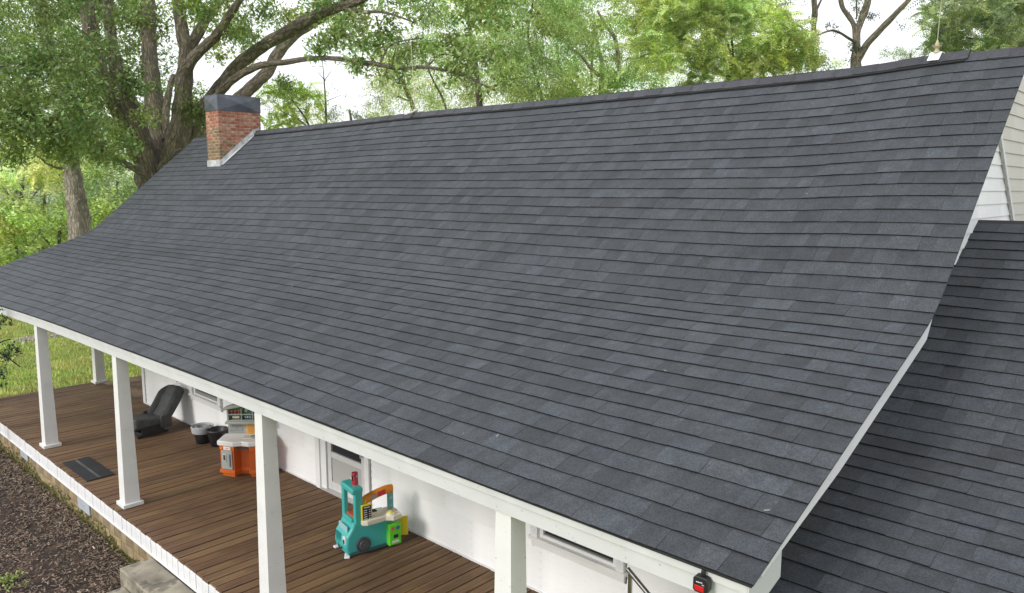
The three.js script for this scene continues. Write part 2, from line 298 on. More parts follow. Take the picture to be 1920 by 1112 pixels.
function shingleGeo(l) {
  const { fn, x0, x1, s0, s1, t, tilt, col } = l, P = [], U = [], C = [];
  const T = 0.0015, a = fn(x0, s0, t + tilt), b = fn(x1, s0, t - tilt), c = fn(x1, s1, T), d = fn(x0, s1, T), a0 = fn(x0, s0, 0.001), b0 = fn(x1, s0, 0.001), c0 = fn(x1, s1, 0), d0 = fn(x0, s1, 0);
  const L = s1 - s0, w = x1 - x0, quad = (p, q, r, s, uv, col) => { P.push(...p, ...q, ...r, ...p, ...r, ...s); for (const i of [0, 1, 2, 0, 2, 3]) { U.push(uv[i][0] + l.ou, uv[i][1] + l.ov); C.push(...col); } };
  quad(a, b, c, d, [[0, 0], [w, 0], [w, L], [0, L]], col);
  quad(a0, b0, b, a, [[0, 0], [w, 0], [w, t], [0, t]], [0.004, 0.004, 0.005]);  // cut asphalt edge, painted near black to carry the shadow line below each course
  const e = col.map((v) => v * l.scuffLift); quad(b0, c0, c, b, [[0, 0], [L, 0], [L, t], [0, t]], e); quad(d0, a0, a, d, [[0, 0], [L, 0], [L, t], [0, t]], e);  // side faces scuffed pale, and lightened in colour to offset the joint shade
  return tri(P, U, C);
}
{ // ridge vent and cap shingles, rear roof
  const [ry, rz] = prof(RIDGE_S), rear = -0.08;
  const capSec = (x0, x1, lift, wF, wR, th, col) => {
    const q = (x) => { const y = ry + sagR(x) + lift; return [[x, y - wF * 0.66, rz + wF * 0.75], [x, y - 0.004, rz + 0.03], [x, y - 0.004 - wR * rear, rz - wR], [x, y - wR * rear - th, rz - wR], [x, y - th, rz], [x, y - wF * 0.66 - th * 0.75, rz + wF * 0.75 - th * 0.66]]; };
    const A = q(x0), B = q(x1), P = [], C = [], U = [], quad = (a, b, c, d, k, L) => { P.push(...a, ...b, ...c, ...a, ...c, ...d); const w = x1 - x0; for (const i of [0, 1, 2, 0, 2, 3]) { C.push(...k); U.push(...[[0, 0], [w, 0], [w, L], [0, L]][i]); } };
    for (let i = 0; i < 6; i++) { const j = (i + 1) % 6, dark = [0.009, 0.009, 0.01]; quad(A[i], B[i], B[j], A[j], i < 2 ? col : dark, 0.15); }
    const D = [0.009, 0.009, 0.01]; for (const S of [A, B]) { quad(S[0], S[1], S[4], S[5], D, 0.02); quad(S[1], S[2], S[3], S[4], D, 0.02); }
    return tri(P, U, C);
  };
  const ventL = -15.75, ventR = -2.05;
  hp('ridge_vent', mergeGeometries([...Array(14)].map((_, i) => capSec(lerp(ventL, ventR, i / 14), lerp(ventL, ventR, (i + 1) / 14), 0.034, 0.15, 0.15, 0.038, [0.012, 0.012, 0.013]))), new THREE.MeshStandardMaterial({ vertexColors: true, roughness: 0.9 }));
  const cap = (x0, w, lift) => { const k = rr(0.8, 1.25); const m = hp('ridge_cap_shingle', capSec(x0, x0 + w, lift, lift > 0.035 ? 0.135 : 0.14, 0.14, 0.007, [0.062 * k, 0.0655 * k, 0.077 * k]), M.shingle); m.geometry.translate(0, 0, 0); return m; };
  for (let x = ventL - 0.03, i = 0; x < ventR - 0.05; x += 0.215, i++) cap(x, Math.min(0.235, ventR - x + 0.02), 0.041 + (i % 2) * 0.004 + rr(0, 0.002));
  for (let x = ventR, i = 0; x < XR; x += 0.17, i++) cap(x, Math.min(0.185, XR + 0.012 - x), 0.02 + (i % 2) * 0.004);
  for (let x = XL, i = 0; x < -16.6; x += 0.2, i++) cap(x, 0.21, 0.02 + (i % 2) * 0.004);
  hp('rear_roof', tri(slopeBox(XL, -1.93, ry - 0.005, rz, rear, 5.2, 0.1)), M.roofDeck);
  function slopeBox(x0, x1, y, z, k, L, th) {
    const a = [[x0, y, z], [x1, y, z], [x1, y - k * L, z - L], [x0, y - k * L, z - L]], b = a.map(([p, q, r]) => [p, q - th, r]), P = [], quad = (p, q, r, s) => P.push(...p, ...q, ...r, ...p, ...r, ...s);
    quad(...a); quad(b[3], b[2], b[1], b[0]); for (let i = 0; i < 4; i++) { const j = (i + 1) % 4; quad(a[j], a[i], b[i], b[j]); } return P;
  }
}
// soffit / porch ceiling under the roof deck
hp('porch_ceiling', roofSlab((x, s, o) => roofPoint(x, s, o), XL + 0.05, XR - 0.32, 0.06, 18 * EXP + 0.5, -0.02, -0.10, 30), M.ceil);
hp('upper_soffit', roofSlab(roofPoint, XL + 0.05, XR - 0.32, 18 * EXP + 0.5, RIDGE_S - 0.1, -0.02, -0.10, 6), M.white);
// fascia beam with a bead along its top, boxed return at the right end
{
  const P = [], n = 36, quad = (a, b, c, d) => P.push(...a, ...b, ...c, ...a, ...c, ...d);
  const beam = (zf, zb, y0, y1) => { for (let i = 0; i < n; i++) { const A = lerp(XL + 0.08, XR - 0.03, i / n), B = lerp(XL + 0.08, XR - 0.03, (i + 1) / n), a = sagE(A), b = sagE(B), v = [[A, y0 + a, zf], [B, y0 + b, zf], [B, y1 + b, zf], [A, y1 + a, zf], [A, y0 + a, zb], [B, y0 + b, zb], [B, y1 + b, zb], [A, y1 + a, zb]];
    quad(v[0], v[1], v[2], v[3]); quad(v[5], v[4], v[7], v[6]); quad(v[3], v[2], v[6], v[7]); quad(v[4], v[5], v[1], v[0]); if (i === 0) quad(v[4], v[0], v[3], v[7]); if (i === n - 1) quad(v[1], v[5], v[6], v[2]); } };
  beam(-3.313, -3.46, 2.556, 2.703); const g1 = boxUV(tri(P.slice())); hp('fascia', g1, M.fasciaPaint);
  P.length = 0; beam(-3.297, -3.3128, 2.655, 2.7035); hp('fascia_bead', boxUV(tri(P.slice())), M.fasciaPaint);
  hp('eave_return', prism([[-3.30, 2.55], [-3.30, 2.69], [-3.655, 2.78], [-3.655, 2.612], [-3.42, 2.545]].map(([z, y]) => [-z, y]), 0.05).rotateY(Math.PI / 2).translate(XR - 0.045, 0, 0), M.fasciaPaint);
}
{ // rake board under the right edge of the porch roof and of the upper slope
  const rake = (s0, s1, d0, d1, x0, x1) => { const P = [], n = 30, quad = (a, b, c, d) => P.push(...a, ...b, ...c, ...a, ...c, ...d); for (let i = 0; i < n; i++) { const a = lerp(s0, s1, i / n), b = lerp(s0, s1, (i + 1) / n), dd = lerp(d0, d1, i / n), de = lerp(d0, d1, (i + 1) / n), f = (x, s, o) => roofPoint(x, s, o), v = [f(x0, a, -0.016), f(x0, b, -0.016), f(x0, b, -de), f(x0, a, -dd), f(x1, a, -0.016), f(x1, b, -0.016), f(x1, b, -de), f(x1, a, -dd)]; quad(v[0], v[1], v[2], v[3]); quad(v[5], v[4], v[7], v[6]); quad(v[3], v[2], v[6], v[7]); if (i === 0) quad(v[4], v[0], v[3], v[7]); if (i === n - 1) quad(v[1], v[5], v[6], v[2]); } return boxUV(tri(P)); };
  hp('rake_board', [rake(0.12, 7 * EXP, 0.06, 0.125, XR - 0.012, XR - 0.035), rake(7 * EXP + 0.001, 17.2 * EXP, 0.125, 0.13, XR - 0.012, XR - 0.035), rake(17.2 * EXP + 0.001, 18.4 * EXP, 0.13, 0.025, XR - 0.0125, XR - 0.035)], M.white);
}
// walls: cores, then siding boards one by one
const WX0 = -14.72, WX1 = -1.9, WZ = -5.383;
const lap = (L, e) => { const g = new THREE.BoxGeometry(L, e + 0.012, 0.008), p = g.attributes.position; for (let i = 0; i < p.count; i++) if (p.getY(i) < 0) p.setZ(i, p.getZ(i) + 0.012); g.computeVertexNormals(); return boxUV(toCreasedNormals(g.toNonIndexed(), 0.3)); };
{
  const wall = hp('front_wall', span(WX0 + 0.02, WX1 - 0.02, 0.0, 3.27, WZ - 0.16, WZ - 0.055), mat(0.2, 0.19, 0.18, 0.9));  // core coloured dark so siding gaps beside the casings read as shadow
  const opens = [[-12.60, -11.50, 1.09, 2.5], [-8.76, -7.55, 0.5, 2.6], [-4.83, -3.71, 1.09, 2.5]], e = 0.0885;
  for (let k = 0; k < 23; k++) {
    const y = 0.62 + k * e, cuts = opens.filter((o) => y + e > o[2] && y < o[3]); let x = WX0 + 0.1; const segs = [];
    for (const o of cuts) { segs.push([x, o[0] - 0.006]); x = o[1] + 0.014; } segs.push([x, WX1 - 0.05]);
    for (const [a, b] of segs) { const m = hp('siding_board', lap(b - a, e), M.siding, { parent: wall }); m.position.set((a + b) / 2, y + e / 2, WZ - 0.022); }
  }
  hp('corner_trim', [span(WX0 - 0.02, WX0 + 0.09, 0.6, 3.27, WZ - 0.03, WZ + 0.006), span(WX0 - 0.02, WX0 + 0.012, 0.5, 3.27, WZ - 0.2, WZ - 0.0305)], M.white);
  hp('skirt_trim', span(WX0, WX1, 0.585, 0.618, WZ - 0.03, WZ + 0.008), M.white);
  hp('left_wall', span(WX0, WX0 + 0.1, 0, 3.27, -13.4, WZ - 0.21), M.siding);
  hp('back_wall', span(WX0, WX1, 0, 6.1, -13.55, -13.41), M.siding);
}
{ // right gable: white lap siding up to the sloping trim, beige siding of the raised rear part behind it
  const T0 = atX(1871, 268, -1.9), T1 = atX(1895, 424, -1.9), tz = (y) => lerp(T0.z, T1.z, (y - T0.y) / (T1.y - T0.y));
  const sAtY = (y) => { let lo = 0, hi = RIDGE_S; for (let i = 0; i < 40; i++) { const m = (lo + hi) / 2; if (prof(m)[0] - 0.15 < y) lo = m; else hi = m; } return lo; };
  const zf = (y) => y > prof(RIDGE_S)[0] - 0.16 ? prof(RIDGE_S)[1] : prof(sAtY(y))[1] - 0.06;
  const outline = [[-13.4, 0], [-13.4, 6.12], [-8.7, 5.76]]; for (let s = RIDGE_S; s > 18 * EXP - 0.3; s -= 0.2) { const [y, z] = prof(s); outline.push([z, y - 0.14]); } outline.push([WZ - 0.15, 3.4], [WZ - 0.15, 0]);
  const gable = hp('gable_wall', prism(outline.map(([z, y]) => [-z, y]), 0.1).rotateY(Math.PI / 2).translate(WX1 - 0.06, 0, 0), mat(0.7, 0.7, 0.68, 0.7));
  const e = 0.135;
  for (let k = 0; k < 26; k++) {
    const y = 2.7 + k * e, yt = y + e; if (yt > 6.1) break;
    const b0 = y < T0.y ? tz(y + e / 2) : -99, front = Math.max(zf(yt), -99);
    if (b0 > -99) { const L = front - b0; if (L > 0.05) { const m = part('siding_board', lap(L, e), M.siding, gable); m.rotation.y = Math.PI / 2; m.position.set(WX1 + 0.002, y + e / 2, (front + b0) / 2); } }
    const bz = Math.min(b0 > -99 ? b0 : front, yt > 5.74 ? -8.65 - (yt - 5.74) / 0.08 : 0); if (bz < -13.2) continue; const L2 = bz + 13.4; const m = part('beige_siding_board', lap(L2, e), M.beige, gable); m.rotation.y = Math.PI / 2; m.position.set(WX1 + 0.012, y + e / 2, (bz - 13.4) / 2);
  }
  const d = T1.clone().sub(T0), trim = box(0.03, d.length() + 0.5, 0.05); trim.rotateX(Math.atan2(d.z, d.y) + Math.PI).translate(WX1 + 0.03, (T0.y + T1.y) / 2, (T0.z + T1.z) / 2); hp('slope_trim', trim, M.white);
  }
// the wing below: walls under the lower roof
hp('wing_wall', [span(-1.84, 3.0, 0, 2.35, -5.6, -5.45), span(2.9, 3.0, 0, 2.35, -13.3, -5.61)], M.siding);
hp('wing_rear_roof', tri((() => { const y = WY0 + 0.02, z = WZ0 - 0.08, P = [], q = (a, b, c, d) => P.push(...a, ...b, ...c, ...a, ...c, ...d); q([-1.78, y, z], [3.2, y, z], [3.2, y - 2, z - 4.7], [-1.78, y - 2, z - 4.7]); q([-1.78, y - 0.1, z], [-1.78, y - 2.1, z - 4.7], [3.2, y - 2.1, z - 4.7], [3.2, y - 0.1, z]); return P; })()), M.roofDeck);

// windows: casing, sill, sash, pane
for (const [x0, x1] of [[-12.60, -11.50], [-4.83, -3.71]]) {
  const w = hp('window', [span(x0, x0 + 0.085, 1.19, 2.5, WZ - 0.03, WZ + 0.03), span(x1 - 0.085, x1, 1.19, 2.5, WZ - 0.03, WZ + 0.03), span(x0 + 0.086, x1 - 0.086, 2.38, 2.5, WZ - 0.03, WZ + 0.018)], M.white);
  hp('window_sill', [span(x0 - 0.02, x1 + 0.02, 1.155, 1.19, WZ - 0.03, WZ + 0.045), span(x0, x1, 1.09, 1.154, WZ - 0.012, WZ + 0.018)], M.postPaint, { parent: w });
  const a = x0 + 0.087, b = x1 - 0.087;
  hp('sash', [span(a, a + 0.05, 1.191, 2.37, WZ - 0.05, WZ - 0.005), span(b - 0.05, b, 1.191, 2.37, WZ - 0.05, WZ - 0.005), span(a + 0.051, b - 0.051, 1.191, x0 < -9 ? 1.21 : 1.222, WZ - 0.05, WZ - 0.007), span(a + 0.051, b - 0.051, 1.72, 1.77, WZ - 0.05, WZ - 0.007), span(a + 0.051, b - 0.051, 2.32, 2.369, WZ - 0.05, WZ - 0.007)], M.white, { parent: w });
  hp('lower_panel', span(a + 0.052, b - 0.052, x0 < -9 ? 1.211 : 1.223, x0 < -9 ? 1.265 : 1.232, WZ - 0.04, WZ - 0.015), M.pane2, { parent: w });  // plain grey panel just above the bottom sash rail
  hp('pane', span(a + 0.051, b - 0.051, 1.2, 2.32, WZ - 0.046, WZ - 0.042), M.glass, { parent: w });
}
{ // storm door
  const z = WZ, d = hp('door', [span(-8.525, -8.44, 0.635, 2.5, z - 0.05, z - 0.02), span(-7.76, -7.675, 0.635, 2.5, z - 0.05, z - 0.02), span(-8.439, -7.761, 0.635, 0.75, z - 0.05, z - 0.022), span(-8.439, -7.761, 1.086, 1.16, z - 0.05, z - 0.022), span(-8.439, -7.761, 2.4, 2.5, z - 0.05, z - 0.002)], M.storm);
  hp('kick_panel', span(-8.438, -7.762, 0.751, 1.085, z - 0.05, z - 0.034), mat(0.40, 0.40, 0.385, 0.35), { parent: d });
  hp('pane', span(-8.438, -7.762, 1.161, 2.399, z - 0.05, z - 0.044), M.glass, { parent: d });
  hp('handle', [rod([-7.715, 1.26, z + 0.02], [-7.715, 1.40, z + 0.02], 0.01), span(-7.725, -7.705, 1.27, 1.39, z - 0.0195, z + 0.012)], M.alu, { parent: d });
  hp('door_frame', [span(-8.76, -8.66, 0.6, 2.6, z - 0.03, z + 0.024), span(-7.61, -7.55, 0.6, 2.6, z - 0.03, z + 0.024), span(-8.659, -8.532, 0.6, 2.6, z - 0.06, z + 0.004), span(-7.668, -7.611, 0.6, 2.6, z - 0.06, z + 0.004)], M.white);
  hp('door_sill', span(-8.659, -7.611, 0.602, 0.629, z - 0.05, z + 0.03), M.alu);
}
// porch posts: tapered square columns on square bases
function post(x, z, y0, y1) {
  const g = new THREE.BoxGeometry(1, y1 - y0 - 0.05, 1), p = g.attributes.position;
  for (let i = 0; i < p.count; i++) { const w = p.getY(i) > 0 ? 0.135 : 0.182; p.setX(i, Math.sign(p.getX(i)) * w / 2); p.setZ(i, Math.sign(p.getZ(i)) * w / 2); }
  g.computeVertexNormals(); boxUV(g); g.translate(x, (y0 + y1) / 2 + 0.025, z);
  const m = hp('porch_post', g, M.postPaint); hp('post_base', rbox(0.25, 0.05, 0.25, 0.006, x, y0 + 0.0255, z), M.postPaint, { parent: m });
}
for (const x of [-16.9, -13.24, -9.975, -6.38, -3.235]) post(x, -3.392, 0.602, 2.555 + sagE(x));
post(-16.98, -5.35, 0.602, 3.26);

// ---------------------------------------------------------------- chimney (part of the house)
{
  const x0 = -16.45, x1 = -15.87, z1 = -7.69, z0 = -8.66, yT = 6.26;
  const ch = hp('chimney', span(x0 + 0.006, x1 - 0.006, 4.6, yT - 0.005, z0 + 0.006, z1 - 0.006), M.brickMortar);
  const bh = 0.055, pitch = 0.0685, bl = 0.19, bp = 0.201, geo = [0, 1, 2].map(() => rbox(bl, bh, 0.05, 0.004, 0, 0, 0, 1));
  const roofY = (z) => { let lo = 0, hi = RIDGE_S; for (let i = 0; i < 30; i++) { const m = (lo + hi) / 2; if (prof(m)[1] > z) lo = m; else hi = m; } return prof(lo)[0] + sagR(-16) * clamp(lo / RIDGE_S, 0, 1); };
  for (let r = 0; r < 19; r++) {
    const y = yT - 0.035 - r * pitch;
    for (const face of [0, 1]) {
      const a = face ? z0 : x0, b = face ? z1 : x1, off = (r % 2) * bp / 2;
      for (let s = a - off; s < b - 0.02; s += bp) {
        const p = Math.max(s, a), q = Math.min(s + bl, b); if (q - p < 0.035) continue; const c = (p + q) / 2;
        if (y < (face ? roofY(c) : roofY(z1)) - 0.02) continue;
        const low = smooth(0.45, 0.9, (yT - y) / 1.1 + (face ? (z1 - c) * -0.28 : 0.22) + rr(-0.12, 0.12)), set = rnd() < low ? M.brickOld : M.brick;
        const m = part('brick', geo[r % 3], set[Math.floor(rnd() * 4)], ch); m.scale.x = (q - p) / bl;
        if (face) { m.rotation.y = Math.PI / 2; m.position.set(x1 - 0.026 + rr(0, 0.005), y, c); } else m.position.set(c, y, z1 - 0.026 + rr(0, 0.005));
      }
    }
  }
  // sheet metal shroud with cross-broken sides
  const cap = [], e = 0.007, X0 = x0 - e, X1 = x1 + e, Z0 = z0 - e, Z1 = z1 + e, Y0 = yT - 0.0, Y1 = yT + 0.33;
  const panel = (A, B, n) => { const c = [(A[0] + B[0]) / 2 + n[0] * 0.03, (Y0 + Y1) / 2, (A[1] + B[1]) / 2 + n[1] * 0.03], p = [[A[0], Y0, A[1]], [B[0], Y0, B[1]], [B[0], Y1, B[1]], [A[0], Y1, A[1]]]; for (let i = 0; i < 4; i++) cap.push(...p[i], ...p[(i + 1) % 4], ...c); };
  panel([X0, Z1], [X1, Z1], [0, 1]); panel([X1, Z1], [X1, Z0], [1, 0]); panel([X1, Z0], [X0, Z0], [0, -1]); panel([X0, Z0], [X0, Z1], [-1, 0]);
  cap.push(X0, Y1, Z1, X1, Y1, Z1, X1, Y1, Z0, X0, Y1, Z1, X1, Y1, Z0, X0, Y1, Z0, X0, Y0, Z1, X1, Y0, Z0, X1, Y0, Z1, X0, Y0, Z1, X0, Y0, Z0, X1, Y0, Z0);
  hp('chimney_cap', boxUV(tri(cap)), M.capMetal, { parent: ch });
  hp('cap_edge', [span(X0 - 0.004, X1 + 0.004, Y1 - 0.016, Y1 + 0.002, Z1 + 0.0005, Z1 + 0.006), span(X1 + 0.0005, X1 + 0.006, Y1 - 0.016, Y1 + 0.002, Z0, Z1)], mat(0.12, 0.13, 0.145, 0.4, { metalness: 0.4 }), { parent: ch });
  const yb = roofY(z1);
  hp('flashing', [span(x0 - 0.02, x1 + 0.008, yb - 0.03, yb + 0.115, z1 + 0.001, z1 + 0.012)], M.galv, { parent: ch });
  for (let i = 0; i < 7; i++) { const z = lerp(z1 - 0.0, z0 + 0.05, i / 7), zz = lerp(z1, z0 + 0.05, (i + 1) / 7), ya = roofY(z) + 0.012, yc = roofY(zz) + 0.012; const P = [], q = (a, b, c, d) => P.push(...a, ...b, ...c, ...a, ...c, ...d), X = x1 + 0.006 + (i % 2) * 0.002;
    q([X, ya, z], [X, yc, zz], [X, yc + 0.11, zz], [X, ya + 0.10, z]); q([X, ya, z], [X + 0.11, ya + 0.006, z], [X + 0.11, yc + 0.006, zz], [X, yc, zz]); hp('step_flashing', boxUV(tri(P)), M.galv, { parent: ch }); }
}
{ // cable running down the chimney to the ridge
  const pts = [[-16.47, 6.58, -7.7], [-16.49, 6.3, -7.74], [-16.485, 5.95, -7.78], [-16.49, 5.75, -8.25], [-16.56, 5.80, -8.52], [-16.75, 5.83, -8.6]].map((p) => new THREE.Vector3(...p));
  const t = thing('lightning_cable', 'thin pale cable running down the left side of the brick chimney', 'cable', [-16.49, 5.7, -7.9]);
  part('cable', new THREE.TubeGeometry(new THREE.CatmullRomCurve3(pts), 40, 0.012, 6).translate(16.49, -5.7, 7.9), M.galv, t);
  part('clip', box(0.05, 0.035, 0.05, 0.0, 0.6, 0.14), M.galv, t);
}

// ---------------------------------------------------------------- lightning rods on the ridge
{
  const [ry, rz] = prof(RIDGE_S);
  const a = thing('lightning_rod', 'thin pole on a small white bracket at the middle of the ridge', 'lightning rod', [-10.38, ry + 0.03, rz], 0, undefined);
  part('bracket', [box(0.05, 0.012, 0.3, 0, 0.02, 0.08).rotateX(0), box(0.11, 0.012, 0.03, 0, 0.034, -0.02)].map((g) => g), mat(0.6, 0.6, 0.57, 0.5), a).rotation.x = 0.35;
  part('rod', rod([0, 0, 0], [-0.1, 1.35, 0], 0.006, 8, 0.004), mat(0.5, 0.47, 0.38, 0.5), a);
  const b = thing('lightning_rod', 'pole with ornate tan base on a bright plate near the right end of the ridge', 'lightning rod', [-2.33, ry + 0.05, rz]);
  part('plate', [box(0.105, 0.006, 0.14, 0, 0.006, 0.065).rotateX(0.70), box(0.105, 0.006, 0.1, 0, 0.004, -0.05)], mat(0.78, 0.79, 0.8, 0.4, { metalness: 0.3 }), b);
  const L = new THREE.LatheGeometry([[0.035, 0], [0.03, 0.03], [0.018, 0.06], [0.022, 0.075], [0.05, 0.095], [0.055, 0.105], [0.02, 0.115], [0.03, 0.135], [0.018, 0.155], [0.008, 0.2]].map((p) => new THREE.Vector2(...p)), 16);
  L.scale(0.8, 0.62, 0.8); part('base', L, mat(0.42, 0.36, 0.22, 0.5), b);
  part('rod', rod([0, 0.11, 0], [0.03, 1.5, 0], 0.0035, 8, 0.002), mat(0.45, 0.42, 0.36, 0.45), b);
}

// ---------------------------------------------------------------- porch deck
const DX0 = -17.12, DX1 = -1.62, DY = 0.6, DZ0 = -5.376, DZ1 = -3.2, BP = 0.1482;
const deck = thing('porch_deck', 'weathered brown board deck with white rim on a tan block foundation', 'deck', [-9.4, 0, -4.3]);
{
  const o = deck.position, geo = [0, 1, 2, 3].map(() => { const L = DZ1 - DZ0, g = new THREE.BoxGeometry(BP - 0.014, 0.03, L, 1, 1, 1); const p = g.attributes.position, uv = []; const ou = rnd() * 3, ov = rnd() * 3; for (let i = 0; i < p.count; i++) uv.push(p.getX(i) + ou, p.getZ(i) + ov); g.setAttribute('uv', new THREE.Float32BufferAttribute(uv, 2)); return g; });
  let i = 0; const ends = [];
  for (let x = DX0 + BP / 2; x < DX1; x += BP, i++) {
    const m = part('deck_board', geo[Math.floor(rnd() * 4)], (rnd() < 0.12 ? M.deckOlive : M.deck)[Math.floor(rnd() * (3))], deck); m.material = rnd() < 0.08 ? M.deckOlive[Math.floor(rnd() * 3)] : M.deck[Math.floor(rnd() * 5)];
    m.position.set(x - o.x, DY - 0.015 + rr(-0.0025, 0.0025), (DZ0 + DZ1) / 2 - o.z + rr(-0.004, 0.008)); m.rotation.z = rr(-0.006, 0.006); ends.push(x);
  }
  const slat = rbox(BP - 0.012, 0.172, 0.022, 0.003, 0, 0, 0, 1);
  const rim = part('rim', span(DX0 - o.x, DX1 - o.x, 0.40, DY - 0.034, DZ1 - 0.05 - o.z, DZ1 - 0.012 - o.z), M.white, deck);
  for (const x of ends) { const s = part('rim_slat', slat, M.white, rim); s.position.set(x - o.x, 0.488 + rr(-0.003, 0.003), DZ1 - o.z + rr(-0.001, 0.003)); }
  part('rim_ledge', span(DX0 - o.x, DX1 - o.x, 0.385, 0.401, DZ1 - 0.05 - o.z, DZ1 + 0.022 - o.z), M.white, deck);
  part('end_rim', span(DX0 - 0.03 - o.x, DX0 - 0.002 - o.x, 0.36, DY - 0.034, DZ0 - o.z, DZ1 - o.z), M.deck[1], deck);
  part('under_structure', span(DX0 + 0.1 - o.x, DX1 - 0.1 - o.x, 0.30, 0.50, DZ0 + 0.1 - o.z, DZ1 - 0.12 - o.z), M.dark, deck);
  // block foundation
  const f = part('foundation', span(DX0 + 0.02 - o.x, DX1 - o.x, -0.1, 0.383, -3.42 - o.z, -3.262 - o.z), M.mortar, deck);
  const bg = [0, 1, 2].map(() => rbox(0.392, 0.186, 0.05, 0.006, 0, 0, 0, 1));
  for (let r = 0; r < 2; r++) for (let x = DX0 + 0.2 - (r % 2) * 0.2, k = 0; x < DX1 - 0.1; x += 0.4, k++) { const b = part('block', bg[k % 3], M.block[Math.floor(rnd() * 4)], f); b.position.set(x - o.x, 0.092 + r * 0.194, -3.255 - o.z + rr(0, 0.004)); }
  for (const [x0, x1, y0, y1] of [[-11.45, -10.98, 0.19, 0.385], [-14.25, -13.85, 0.24, 0.383]]) { const v = part('vent_cover', rbox(x1 - x0, y1 - y0, 0.02, 0.004, (x0 + x1) / 2 - o.x, (y0 + y1) / 2 - o.z * 0, -3.214 - o.z), M.vent, deck); part('vent_handle', box(0.07, 0.012, 0.012, (x0 + x1) / 2 - o.x, (y0 + y1) / 2, -3.2 - o.z), M.alu, v); }
  // moss along the foot of the blocks
  const N = 1500, im = new THREE.InstancedMesh(bladeGeo(6, 0.03, 0.03, 0.008), mat(1, 1, 1, 1, { side: THREE.DoubleSide }), N), mm = new THREE.Matrix4(), c = new THREE.Color();
  for (let k = 0; k < N; k++) { const x = rr(DX0, -8.9), h = Math.pow(rnd(), 2.4), g = fbm(((x + 20) * 0.13) % 1, 0.3, 9, 5, 3); mm.makeRotationX(rr(0.3, 1.4)).setPosition(x - o.x, 0.01 + h * 0.15 * g * 2, -3.228 - o.z + (h < 0.1 ? rr(0, 0.07) : 0)); im.setMatrixAt(k, mm); const b = rr(0.5, 1.2); c.setRGB(0.22 * b, 0.23 * b, 0.06 * b); im.setColorAt(k, c); }
  im.name = 'moss'; im.userData = { kind: 'stuff' }; im.castShadow = im.receiveShadow = true; deck.add(im);
}
{ // concrete steps
  const s = thing('concrete_steps', 'stained concrete steps rising from the mulch bed to the porch edge', 'steps', [-8.1, 0, -2.9]);
  part('upper_step', rbox(1.22, 0.40, 0.36, 0.015, -0.09, 0.17, -0.105), M.concrete, s);
  part('lower_step', rbox(1.25, 0.24, 0.36, 0.015, 0.05, 0.08, 0.26), M.concrete, s);
}

{ // leaf bits and flecks lying on the shingles
  const P = [-0.5, 0, -0.12, 0.5, 0, -0.1, 0.4, 0.12, 0.16, -0.5, 0, -0.12, 0.4, 0.12, 0.16, -0.4, 0.1, 0.12], N = 240, im = new THREE.InstancedMesh(tri(P), mat(1, 1, 1, 0.9, { side: THREE.DoubleSide }), N), m = new THREE.Matrix4(), q = new THREE.Quaternion(), c = new THREE.Color();
  for (let i = 0; i < N; i++) { const x = rr(XL + 0.2, XR - 0.1), s = rr(0.05, RIDGE_S - 0.1), a = prof(s)[2], p = roofPoint(x, s, 0.016), L = Math.pow(rnd(), 2.5) * 0.028 + 0.008; q.setFromEuler(new THREE.Euler(a, rr(0, 6.28), 0)); m.compose(new THREE.Vector3(...p), q, new THREE.Vector3(L, L * 0.5, L * rr(0.3, 1))); im.setMatrixAt(i, m); const t = rnd(), b = rr(0.6, 1.2); if (t < 0.45) c.setRGB(0.24 * b, 0.24 * b, 0.22 * b); else if (t < 0.8) c.setRGB(0.2 * b, 0.15 * b, 0.08 * b); else c.setRGB(0.16 * b, 0.2 * b, 0.06 * b); im.setColorAt(i, c); }
  im.name = 'roof_litter'; im.userData = { kind: 'stuff', label: 'tiny leaf bits and pale flecks scattered over the shingles', category: 'litter' }; im.castShadow = im.receiveShadow = true; scene.add(im);
}

